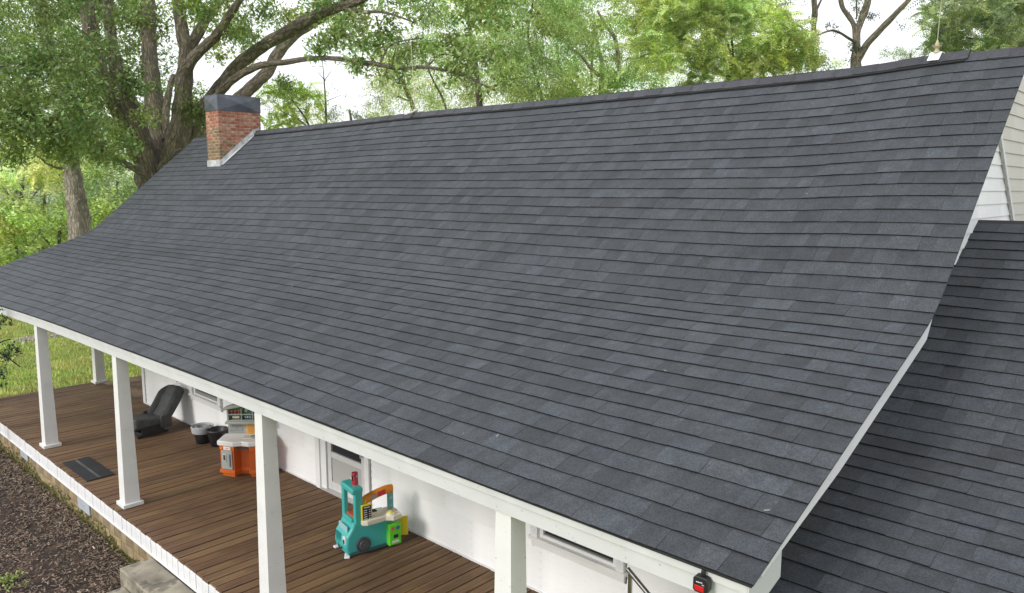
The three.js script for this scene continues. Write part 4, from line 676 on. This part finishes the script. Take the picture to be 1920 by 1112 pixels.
{ // the big oak behind the left end of the roof
  const D = 24.5, b = groundUnder(296, 330, D);
  const trunk = [[296, 'g', D, 92], [300, 420, D, 84], [300, 330, D, 78], [304, 285, D, 74]];
  const lowG = [[352, 262, D, 16], [405, 182, D - 1.5, 15], [440, 147, D - 2.4, 14], [470, 130, D - 3, 13], [500, 120, D - 3.5, 11], [531, 117, D - 4, 10], [594, 109, D - 5, 9], [640, 111, D - 5.6, 9], [703, 120, D - 6.4, 8], [750, 128, D - 7, 7.5], [797, 126, D - 7.6, 6.5], [860, 139, D - 8.2, 5], [919, 165, D - 9, 3]];
  const limbs = [trunk,
    [[290, 320, D, 40], [263, 290, D - 0.3, 34], [226, 216, D - 0.8, 32], [190, 142, D - 1.4, 30], [173, 78, D - 1.8, 28], [162, 0, D - 2.2, 25], [150, -120, D - 3, 20]],
    [[290, 335, D - 0.4, 34], [270, 262, D - 0.9, 30], [243, 194, D - 1.4, 27], [221, 138, D - 2, 24], [207, 65, D - 2.4, 20], [200, 0, D - 2.8, 19], [196, -110, D - 3.5, 15]],
    [[305, 300, D + 0.3, 38], [294, 255, D + 0.5, 34], [288, 186, D + 0.9, 30], [281, 108, D + 1.2, 28], [276, 0, D + 1.6, 26], [270, -130, D + 2, 20]],
    [[318, 318, D - 0.4, 46], [330, 270, D - 0.8, 40], [341, 216, D - 1.2, 34], [346, 138, D - 1.6, 30], [349, 95, D - 1.8, 26], [341, 60, D - 1.9, 23], [335, 0, D - 2, 20], [330, -120, D - 2.4, 15]],
    [[346, 135, D - 1.7, 22], [368, 103, D - 2.2, 19], [406, 65, D - 2.9, 16], [430, 30, D - 3.4, 15], [449, 0, D - 3.8, 13], [500, -90, D - 4.6, 9]],
    [[352, 95, D - 1.5, 18], [372, 60, D - 1.2, 20], [384, 38, D - 1, 19], [406, 12, D - 0.8, 16], [440, -60, D - 0.4, 12]],
    [[325, 290, D + 0.2, 34], [365, 228, D - 0.2, 28], [406, 173, D - 0.8, 25], [449, 121, D - 1.4, 24], [500, 82, D - 2.2, 23], [562, 47, D - 3.2, 22], [600, 25, D - 3.8, 19], [675, 0, D - 4.8, 15], [760, -50, D - 6, 10]],
    [[330, 295, D + 0.9, 30], [395, 245, D + 1.4, 27], [458, 176, D + 1.9, 24], [500, 136, D + 2.2, 21], [519, 103, D + 2.4, 20], [556, 62, D + 2.6, 19], [610, 30, D + 2.8, 16], [690, -20, D + 3, 11]],
    lowG, [[712, 119, D - 6.5, 4], [731, 86, D - 6.4, 3.4], [760, 76, D - 6.6, 3], [795, 71, D - 6.8, 2]], [[800, 126, D - 7.6, 4], [825, 103, D - 7.4, 3], [848, 104, D - 7.5, 2.4], [872, 114, D - 7.6, 2]],
    [[650, 18, D - 4.6, 8], [685, 22, D - 5.2, 6], [720, 23, D - 5.8, 5], [750, 32, D - 6.4, 4], [776, 42, D - 6.8, 3]],
    [[290, 345, D - 0.4, 15], [263, 322, D - 1.2, 13], [225, 302, D - 2.4, 11], [186, 272, D - 3.6, 9], [155, 216, D - 4.6, 7], [130, 164, D - 5.4, 5]],
    [[190, 128, D - 1.5, 14], [164, 112, D - 2.4, 9], [130, 106, D - 3.4, 6], [100, 103, D - 4.2, 5], [50, 118, D - 5.4, 4], [0, 125, D - 6.4, 3]],
    [[311, 262, D + 0.2, 14], [312, 203, D + 0.4, 12], [318, 165, D + 0.5, 11], [326, 140, D + 0.6, 8]],
    [[222, 120, D - 2, 8], [205, 80, D - 2.4, 6], [170, 68, D - 3, 4], [140, 50, D - 3.4, 3]],
    [[735, 125, D - 6.8, 2.5], [741, 95, D - 6.6, 1.8], [752, 60, D - 6.5, 1.2]], [[765, 128, D - 7, 2.4], [760, 95, D - 7.1, 1.8], [770, 70, D - 7.2, 1.2]], [[600, 109, D - 5, 2], [598, 90, D - 5, 1.5], [590, 78, D - 5, 1]]];
  const c = [
    ...fill(-30, -40, 330, 130, D + 1, D + 5, 28, 0.66, 24), ...fill(-30, -20, 330, 120, D - 5, D - 2, 11, 0.45, 19), ...fill(-40, 90, 200, 250, D - 6, D - 2, 29, 0.58, 24), ...fill(200, 100, 290, 250, D + 1, D + 4, 14, 0.6, 24), ...fill(0, 200, 240, 285, D - 6, D - 2.5, 16, 0.5, 24), ...fill(225, 90, 330, 250, D - 3, D - 1.6, 4, 0.3, 13), ...fill(130, 235, 280, 300, D - 4.5, D - 1.5, 9, 0.4, 18),
    ...fill(340, 0, 500, 60, D - 4, D + 2, 11, 0.45, 18), ...fill(400, 50, 480, 120, D - 3, D + 2.5, 8, 0.36, 14), ...fill(350, 150, 400, 240, D - 2, D + 2, 5, 0.36, 17), ...fill(490, 0, 690, 45, D - 4.5, D + 3, 13, 0.42, 14), ...fill(500, 130, 545, 180, D - 1, D + 2, 3, 0.26, 10), ...fill(560, 50, 720, 100, D - 6, D - 3, 10, 0.28, 10),
    ...fill(680, 40, 800, 105, D - 7.5, D - 5.5, 11, 0.26, 8), ...fill(640, 100, 700, 130, D - 6.4, D - 5, 3, 0.2, 7), ...fill(740, -20, 960, 40, D - 9, D - 4, 14, 0.5, 16), ...fill(800, 80, 960, 125, D - 10, D - 7, 7, 0.3, 8),
    ...fill(-60, -420, 700, -40, D - 6, D + 5, 60, 1.1, 26), ...along(lowG.slice(8), 0.3, 5, 2)];
  tree({ name: 'oak_tree', label: 'massive many-stemmed oak rising behind the left end of the roof and chimney', base: b, limbs, clumps: c, leaf: 'oak', color: [0.32, 0.43, 0.125], bark: barkMat(0.48, 0.435, 0.375), tr: 0.55 });
}
{ // straight grey trunk left of the oak
  const D = 27, b = groundUnder(160, 440, D);
  tree({ name: 'hardwood_tree', label: 'straight grey-barked trunk with a knot, left of the big oak', base: b, limbs: [[[160, 'g', D, 50], [158, 500, D, 44], [150, 437, D, 36], [146, 395, D, 37], [139, 345, D, 31], [130, 276, D, 28], [117, 194, D, 28], [104, 151, D, 25], [90, 85, D, 21], [76, 0, D, 18], [66, -120, D, 14]], [[116, 316, D - 0.2, 6], [104, 314, D - 0.6, 4], [88, 307, D - 1, 3], [72, 292, D - 1.5, 2]], [[112, 180, D, 10], [140, 120, D - 0.6, 8], [160, 60, D - 1, 6], [170, 0, D - 1.2, 4]]],
    clumps: [...fill(-60, -60, 240, 110, D - 3, D + 4, 30, 0.8, 28), ...fill(-40, 120, 200, 240, D - 1, D + 4, 16, 0.7, 24), ...fill(-120, -420, 300, -60, D - 4, D + 4, 24, 1.1, 24)], leaf: 'oak', color: [0.32, 0.43, 0.125], bark: barkMat(0.74, 0.70, 0.63), tr: 0.55 });
}
// bright understorey beyond the lawn
const bushes = [
  ['pale yellow-green feathery tree at the far left beyond the lawn', 40, 355, 44, 'pinn', [0.68, 0.74, 0.32], [...fill(-60, 270, 130, 360, 42, 46, 22, 0.9, 26)], 1.2],
  ['bright lime bush low at the left edge just above the porch roof', 30, 450, 37, 'broad', [0.60, 0.70, 0.17], [...fill(-80, 395, 110, 500, 35, 39, 28, 0.85, 26)], 1.0],
  ['lime green bush against the foot of the straight grey trunk', 110, 440, 40, 'broad', [0.56, 0.68, 0.17], [...fill(60, 380, 215, 470, 38, 43, 24, 0.8, 26)], 1.0],
  ['green bush between the grey trunk and the oak', 215, 380, 42, 'oak', [0.44, 0.56, 0.18], [...fill(165, 300, 290, 440, 40, 45, 30, 0.8, 28)], 1.2],
  ['darker green thicket tree deep behind the grey trunk', 80, 400, 52, 'oak', [0.42, 0.52, 0.22], [...fill(-60, 250, 290, 440, 50, 58, 80, 1.2, 32)], 1.6],
];
for (const [label, px, py, d, leaf, color, clumps, scale] of bushes) { const b = groundUnder(px, py, d); tree({ name: 'understorey_tree', label, base: b, limbs: [[[px, 'g', d, 10], [px, py + 40, d, 7], [px + 5, py - 40, d, 4]], [[px, py + 40, d, 4], [px - 40, py - 10, d - 0.5, 2]], [[px, py + 40, d, 4], [px + 45, py - 15, d + 0.5, 2]]], clumps, leaf, color, scale, tr: 0.5, bark: barkMat(0.2, 0.17, 0.13) }); }
{ const D = 46, b = groundUnder(207, 390, D); tree({ name: 'birch_tree', label: 'slender white birch trunk between the grey trunk and the oak', base: b, limbs: [[[210, 'g', D, 8], [208, 400, D, 7], [203, 350, D, 6], [196, 310, D, 5], [190, 270, D, 3]]], clumps: fill(170, 260, 235, 330, D - 1, D + 1, 8, 0.5, 16), leaf: 'oak', color: [0.16, 0.27, 0.06], bark: mat(0.62, 0.6, 0.56, 0.8, { map: tBark }) }); }
{ const D = 55, b = groundUnder(80, 400, D); tree({ name: 'hardwood_tree', label: 'dim grey trunk standing in the thicket at the far left', base: b, limbs: [[[82, 'g', D, 9], [81, 420, D, 9], [79, 340, D, 8], [77, 300, D, 7], [74, 240, D, 5]]], clumps: fill(40, 240, 110, 300, D - 2, D + 2, 6, 0.7, 16), leaf: 'oak', color: [0.12, 0.2, 0.06], bark: barkMat(0.25, 0.23, 0.2) }); }
// trees over the ridge, from left to right
const backs = [
  { name: 'sapling', label: 'chartreuse young tree just right of the chimney', px: 560, py: 200, d: 34, leaf: 'pinn', color: [0.46, 0.58, 0.09], scale: 0.9, limbs: [[[585, 'g', 34, 5], [580, 240, 34, 4], [550, 190, 34, 2.5], [535, 165, 34, 1.5]], [[580, 240, 34, 3], [560, 225, 34, 2], [520, 205, 34, 1]]], clumps: [...fill(492, 160, 600, 235, 33, 35.5, 17, 0.42, 11), ...fill(500, 215, 640, 240, 33, 36, 6, 0.4, 10)] },
  { name: 'sapling', label: 'thin nearly bare dark sapling against the white sky beyond the chimney', px: 611, py: 200, d: 36, leaf: 'fine', color: [0.16, 0.2, 0.08], scale: 0.7, limbs: [[[612, 'g', 36, 5], [612, 230, 36, 4], [609, 170, 36, 3], [606, 130, 36, 1.4], [604, 112, 36, 0.8]], [[610, 152, 36, 1.6], [596, 135, 36, 0.8]], [[609, 150, 36, 1.6], [622, 132, 36, 0.8]], [[611, 190, 36, 1.4], [640, 178, 36, 0.7]]], clumps: fill(590, 140, 650, 220, 35.5, 36.5, 8, 0.3, 3) },
  { name: 'willow_oak', label: 'pale green open tree behind the middle of the ridge with thin dark stems', px: 790, py: 150, d: 42, leaf: 'fine', color: [0.58, 0.68, 0.24], scale: 1.15, limbs: [[[800, 'g', 42, 12], [790, 250, 42, 10], [769, 187, 42, 8], [757, 158, 42, 7], [741, 134, 42, 6], [720, 90, 42, 4], [705, 30, 42, 3]], [[845, 240, 42, 5], [832, 190, 42, 4], [812, 150, 42, 3], [790, 100, 42, 2]], [[768, 190, 42, 3], [745, 180, 42, 2]]], clumps: [...fill(700, 110, 960, 215, 40, 47, 62, 0.8, 17), ...fill(690, 80, 780, 130, 41, 45, 8, 0.6, 10)] },
  { name: 'willow_oak', label: 'tall dense grey-green tree behind the ridge, left of the pale forked trunk', px: 960, py: 90, d: 38, leaf: 'fine', color: [0.48, 0.62, 0.2], scale: 1.3, limbs: [[[905, 'g', 40, 14], [900, 200, 40, 11], [892, 120, 40, 9], [880, 50, 40, 7], [870, -60, 40, 5]], [[1020, 200, 39, 6], [1000, 120, 38, 5], [990, 60, 38, 4], [1000, 0, 38, 3]], [[985, 42, 37, 5], [1010, 25, 37, 4], [1022, 50, 37, 3], [1035, 70, 37, 2]]], clumps: [...fill(800, -30, 1130, 110, 35, 43, 84, 0.7, 22), ...fill(930, 90, 1110, 190, 34, 40, 40, 0.65, 22), ...fill(820, -380, 1150, -30, 34, 44, 26, 1.2, 22)] },
  { name: 'sycamore_tree', label: 'pale pinkish forked trunks in the foliage left of the bright feathery tree', px: 1120, py: 150, d: 44, leaf: 'oak', color: [0.48, 0.63, 0.21], scale: 1.3, bark: mat(0.52, 0.44, 0.38, 0.85, { map: tBark }), limbs: [[[1128, 'g', 44, 12], [1128, 155, 44, 10], [1128, 115, 44, 8], [1120, 85, 44, 7], [1112, 40, 44, 5]], [[1124, 142, 44, 7], [1105, 125, 43.5, 6], [1090, 105, 43, 5], [1070, 90, 42.5, 4]], [[1162, 140, 45, 8], [1158, 95, 45, 8], [1151, 68, 45, 7], [1136, 48, 45, 5], [1120, 20, 45, 4]], [[1108, 160, 45, 5], [1110, 120, 45, 5], [1111, 60, 45, 5]], [[1193, 150, 46, 5], [1194, 90, 46, 5], [1196, 20, 46, 4]]], clumps: [...fill(1010, -20, 1200, 60, 42, 48, 32, 0.8, 22), ...fill(1040, 100, 1250, 190, 40, 47, 40, 0.62, 20), ...fill(1000, -350, 1220, -20, 42, 50, 18, 1.3, 20)] },
  { name: 'locust_tree', label: 'bright lime feathery-leaved tree with thin dark stems behind the right half of the ridge', px: 1365, py: 110, d: 30, leaf: 'pinn', color: [0.50, 0.60, 0.19], scale: 1.0, bark: barkMat(0.09, 0.085, 0.075), limbs: [[[1366, 'g', 30, 9], [1366, 150, 30, 8], [1360, 118, 30, 6], [1350, 95, 30, 5], [1338, 78, 30, 4], [1326, 58, 30, 3], [1318, 20, 30, 2]], [[1368, 150, 30, 6], [1370, 118, 30, 5], [1366, 85, 30, 4], [1352, 60, 30, 3], [1350, 20, 30, 2]], [[1370, 140, 30, 5], [1374, 105, 30, 4], [1371, 60, 30, 3], [1373, 20, 30, 2]], [[1350, 96, 30, 3], [1325, 82, 30, 2], [1300, 76, 30, 1.4]], [[1372, 115, 30, 2], [1376, 108, 30, 1.5]]], clumps: [...fill(1190, -20, 1470, 60, 28, 34, 84, 0.46, 11), ...fill(1190, 60, 1330, 130, 28, 33, 28, 0.4, 10), ...fill(1290, 100, 1440, 160, 28.5, 32, 20, 0.45, 11), ...fill(1390, 50, 1490, 135, 29, 33, 28, 0.4, 11), ...fill(1450, 55, 1535, 130, 29.5, 32, 15, 0.35, 8), ...fill(1180, -330, 1500, -20, 28, 34, 24, 0.9, 12)] },
  { name: 'bare_tree', label: 'grey half-bare forked tree against the white sky, nearest the right end of the ridge', px: 1605, py: 90, d: 32, leaf: 'oak', color: [0.12, 0.18, 0.06], scale: 0.7, bark: barkMat(0.46, 0.42, 0.36), limbs: [[[1602, 'g', 32, 24], [1603, 140, 32, 20], [1606, 95, 32, 16], [1607, 64, 32, 12], [1614, 40, 32, 12], [1620, 25, 32, 13], [1627, 0, 32, 12], [1634, -80, 32, 8]], [[1605, 75, 32, 12], [1601, 47, 32, 9], [1592, 31, 32, 9], [1582, 18, 32, 8], [1576, 0, 32, 8], [1574, -60, 32, 6]], [[1608, 112, 31.9, 14], [1625, 84, 31.6, 12], [1651, 56, 31.2, 11], [1675, 30, 30.8, 10], [1704, 0, 30.4, 9], [1740, -50, 30, 6]], [[1604, 79, 31.9, 6], [1590, 71, 31.6, 5], [1576, 62, 31.4, 4.5], [1562, 57, 31.2, 4], [1548, 60, 31, 3], [1534, 66, 30.8, 2.5]], [[1606, 36, 32, 3], [1606, 10, 32, 2.5], [1605, -30, 32, 2]]], clumps: [...fill(1590, 80, 1612, 118, 31.6, 32.4, 3, 0.16, 7), ...fill(1600, -5, 1640, 40, 31.6, 32.4, 4, 0.2, 8), ...fill(1520, -10, 1700, 60, 31, 33, 6, 0.15, 3), ...fill(1500, -330, 1740, -50, 29, 34, 12, 0.9, 14)] },
  { name: 'bare_tree', label: 'slim pale trunk standing left of the grey forked tree', px: 1524, py: 80, d: 34, leaf: 'oak', color: [0.24, 0.34, 0.1], scale: 0.8, bark: barkMat(0.44, 0.40, 0.34), limbs: [[[1526, 'g', 34, 12], [1526, 135, 34, 9], [1522, 100, 34, 8], [1524, 64, 34, 9], [1528, 26, 34, 10], [1526, 0, 34, 9], [1522, -80, 34, 6]], [[1530, 20, 34, 5], [1536, 8, 34, 4], [1542, -4, 34, 3]], [[1512, 60, 34, 3], [1500, 50, 34, 3], [1484, 47, 34, 2.4], [1468, 49, 34, 2]], [[1498, 130, 34, 4], [1485, 118, 34, 3], [1472, 110, 34, 2]]], clumps: [...fill(1450, 95, 1540, 135, 33, 35, 9, 0.3, 8), ...fill(1460, 0, 1510, 60, 33, 35, 6, 0.3, 9), ...fill(1530, 108, 1570, 125, 33.5, 34.5, 3, 0.2, 6)] },
  { name: 'locust_tree', label: 'dark olive feathery tree behind the lightning rod at the right end of the ridge', px: 1850, py: 60, d: 27, leaf: 'pinn', color: [0.30, 0.37, 0.14], scale: 0.8, bark: barkMat(0.15, 0.13, 0.11), limbs: [[[1880, 'g', 27, 14], [1878, 130, 27, 10], [1862, 70, 27, 7], [1835, 40, 27, 5], [1800, 25, 27, 3]], [[1872, 90, 27, 6], [1840, 75, 27, 4], [1800, 70, 27, 2.5]], [[1870, 80, 27, 6], [1900, 30, 27, 4], [1915, -20, 27, 3]]], clumps: [...fill(1760, 10, 1960, 100, 25, 30, 56, 0.42, 13), ...fill(1740, 50, 1800, 100, 26, 29, 14, 0.3, 10), ...fill(1705, -10, 1960, 40, 25, 30, 24, 0.35, 9), ...fill(1690, -260, 2000, -10, 25, 30, 18, 0.7, 12)] },
  { name: 'far_tree', label: 'hazy pale green tree between the grey forked tree and the lightning rod', px: 1700, py: 100, d: 48, leaf: 'fine', color: [0.28, 0.36, 0.16], scale: 1.2, limbs: [[[1705, 'g', 48, 8], [1705, 140, 48, 6], [1708, 100, 48, 3]]], clumps: fill(1655, 88, 1750, 120, 47, 50, 10, 0.5, 10) },
  { name: 'far_tree', label: 'hazy pale tree line low behind the left part of the ridge', px: 660, py: 215, d: 58, leaf: 'fine', color: [0.3, 0.36, 0.16], scale: 1.5, limbs: [[[660, 'g', 58, 8], [660, 240, 58, 6], [655, 205, 58, 3]]], clumps: [...fill(615, 205, 720, 235, 56, 60, 9, 0.6, 9), ...fill(690, 140, 730, 220, 56, 60, 8, 0.7, 9)] },
  { name: 'far_tree', label: 'hazy green wood edge seen through the gaps behind the middle of the ridge', px: 1050, py: 120, d: 62, leaf: 'fine', color: [0.54, 0.66, 0.26], scale: 1.5, limbs: [[[1050, 'g', 62, 10], [1050, 160, 62, 8], [1045, 80, 62, 4]]], clumps: [...fill(720, 60, 1260, 210, 56, 68, 80, 1.2, 18), ...fill(1180, 30, 1470, 160, 56, 66, 34, 1.0, 15), ...fill(1480, 112, 1590, 130, 58, 62, 4, 0.5, 8)] },
];
for (const o of backs) tree({ ...o, base: groundUnder(o.px, o.py, o.d), tr: 0.5 });
{ // shrub poking into the frame at the left end of the porch
  const D = 12.6, b = groundUnder(-40, 640, D); tree({ name: 'shrub', label: 'dark twigs with leaves hanging at the left edge in front of the porch', category: 'shrub', base: b, limbs: [[[-50, 'g', D, 10], [-60, 760, D, 9], [-50, 660, D, 7], [-20, 600, D, 4], [2, 592, D, 2]], [[-50, 680, D, 4], [-20, 655, D, 3], [5, 665, D, 2], [38, 688, D, 1.2]], [[-20, 655, D, 2.5], [5, 640, D, 1.6], [20, 636, D, 1]], [[-52, 700, D, 4], [-20, 710, D, 2], [3, 725, D, 1.2]]], clumps: [...fill(-90, 580, -10, 760, D - 0.5, D + 0.6, 18, 0.16, 10), ...fill(-8, 592, 10, 612, D, D + 0.1, 2, 0.04, 3), ...fill(0, 640, 34, 690, D - 0.1, D + 0.1, 5, 0.045, 3), ...fill(-6, 700, 6, 740, D, D + 0.1, 2, 0.05, 3)], leaf: 'oak', color: [0.05, 0.10, 0.035], scale: 0.36, tr: 0.3, bark: barkMat(0.08, 0.07, 0.06) });
}
{ // weeds at the edge of the bed
  const p = atY(2, 1100, 0.05), t = thing('weed_clump', 'bright green weed clump in the mulch at the lower left corner', 'weeds', [p.x, 0.02, p.z]);
  const im = new THREE.InstancedMesh(G.broad[0], leafMat(0.35, 0.35), 22), m = new THREE.Matrix4(), c = new THREE.Color(); for (let i = 0; i < 22; i++) { const s = rr(0.15, 0.28); m.makeRotationY(rr(0, 6)).scale(new THREE.Vector3(s, s, s)).setPosition(gauss() * 0.22, 0.05 + rr(0, 0.08), gauss() * 0.22); im.setMatrixAt(i, m); const b = rr(0.6, 1.2); c.setRGB(0.30 * b, 0.38 * b, 0.08 * b); im.setColorAt(i, c); } im.name = 'leaves'; im.userData.kind = 'stuff'; im.castShadow = im.receiveShadow = true; t.add(im);
}
scene.fog = new THREE.FogExp2(0xf2f5f6, 0.0003);
scene.traverse((o) => { if (o.isMesh) { o.castShadow = true; o.receiveShadow = true; } });
renderer.setSize(1024, 593);
renderer.render(scene, camera);
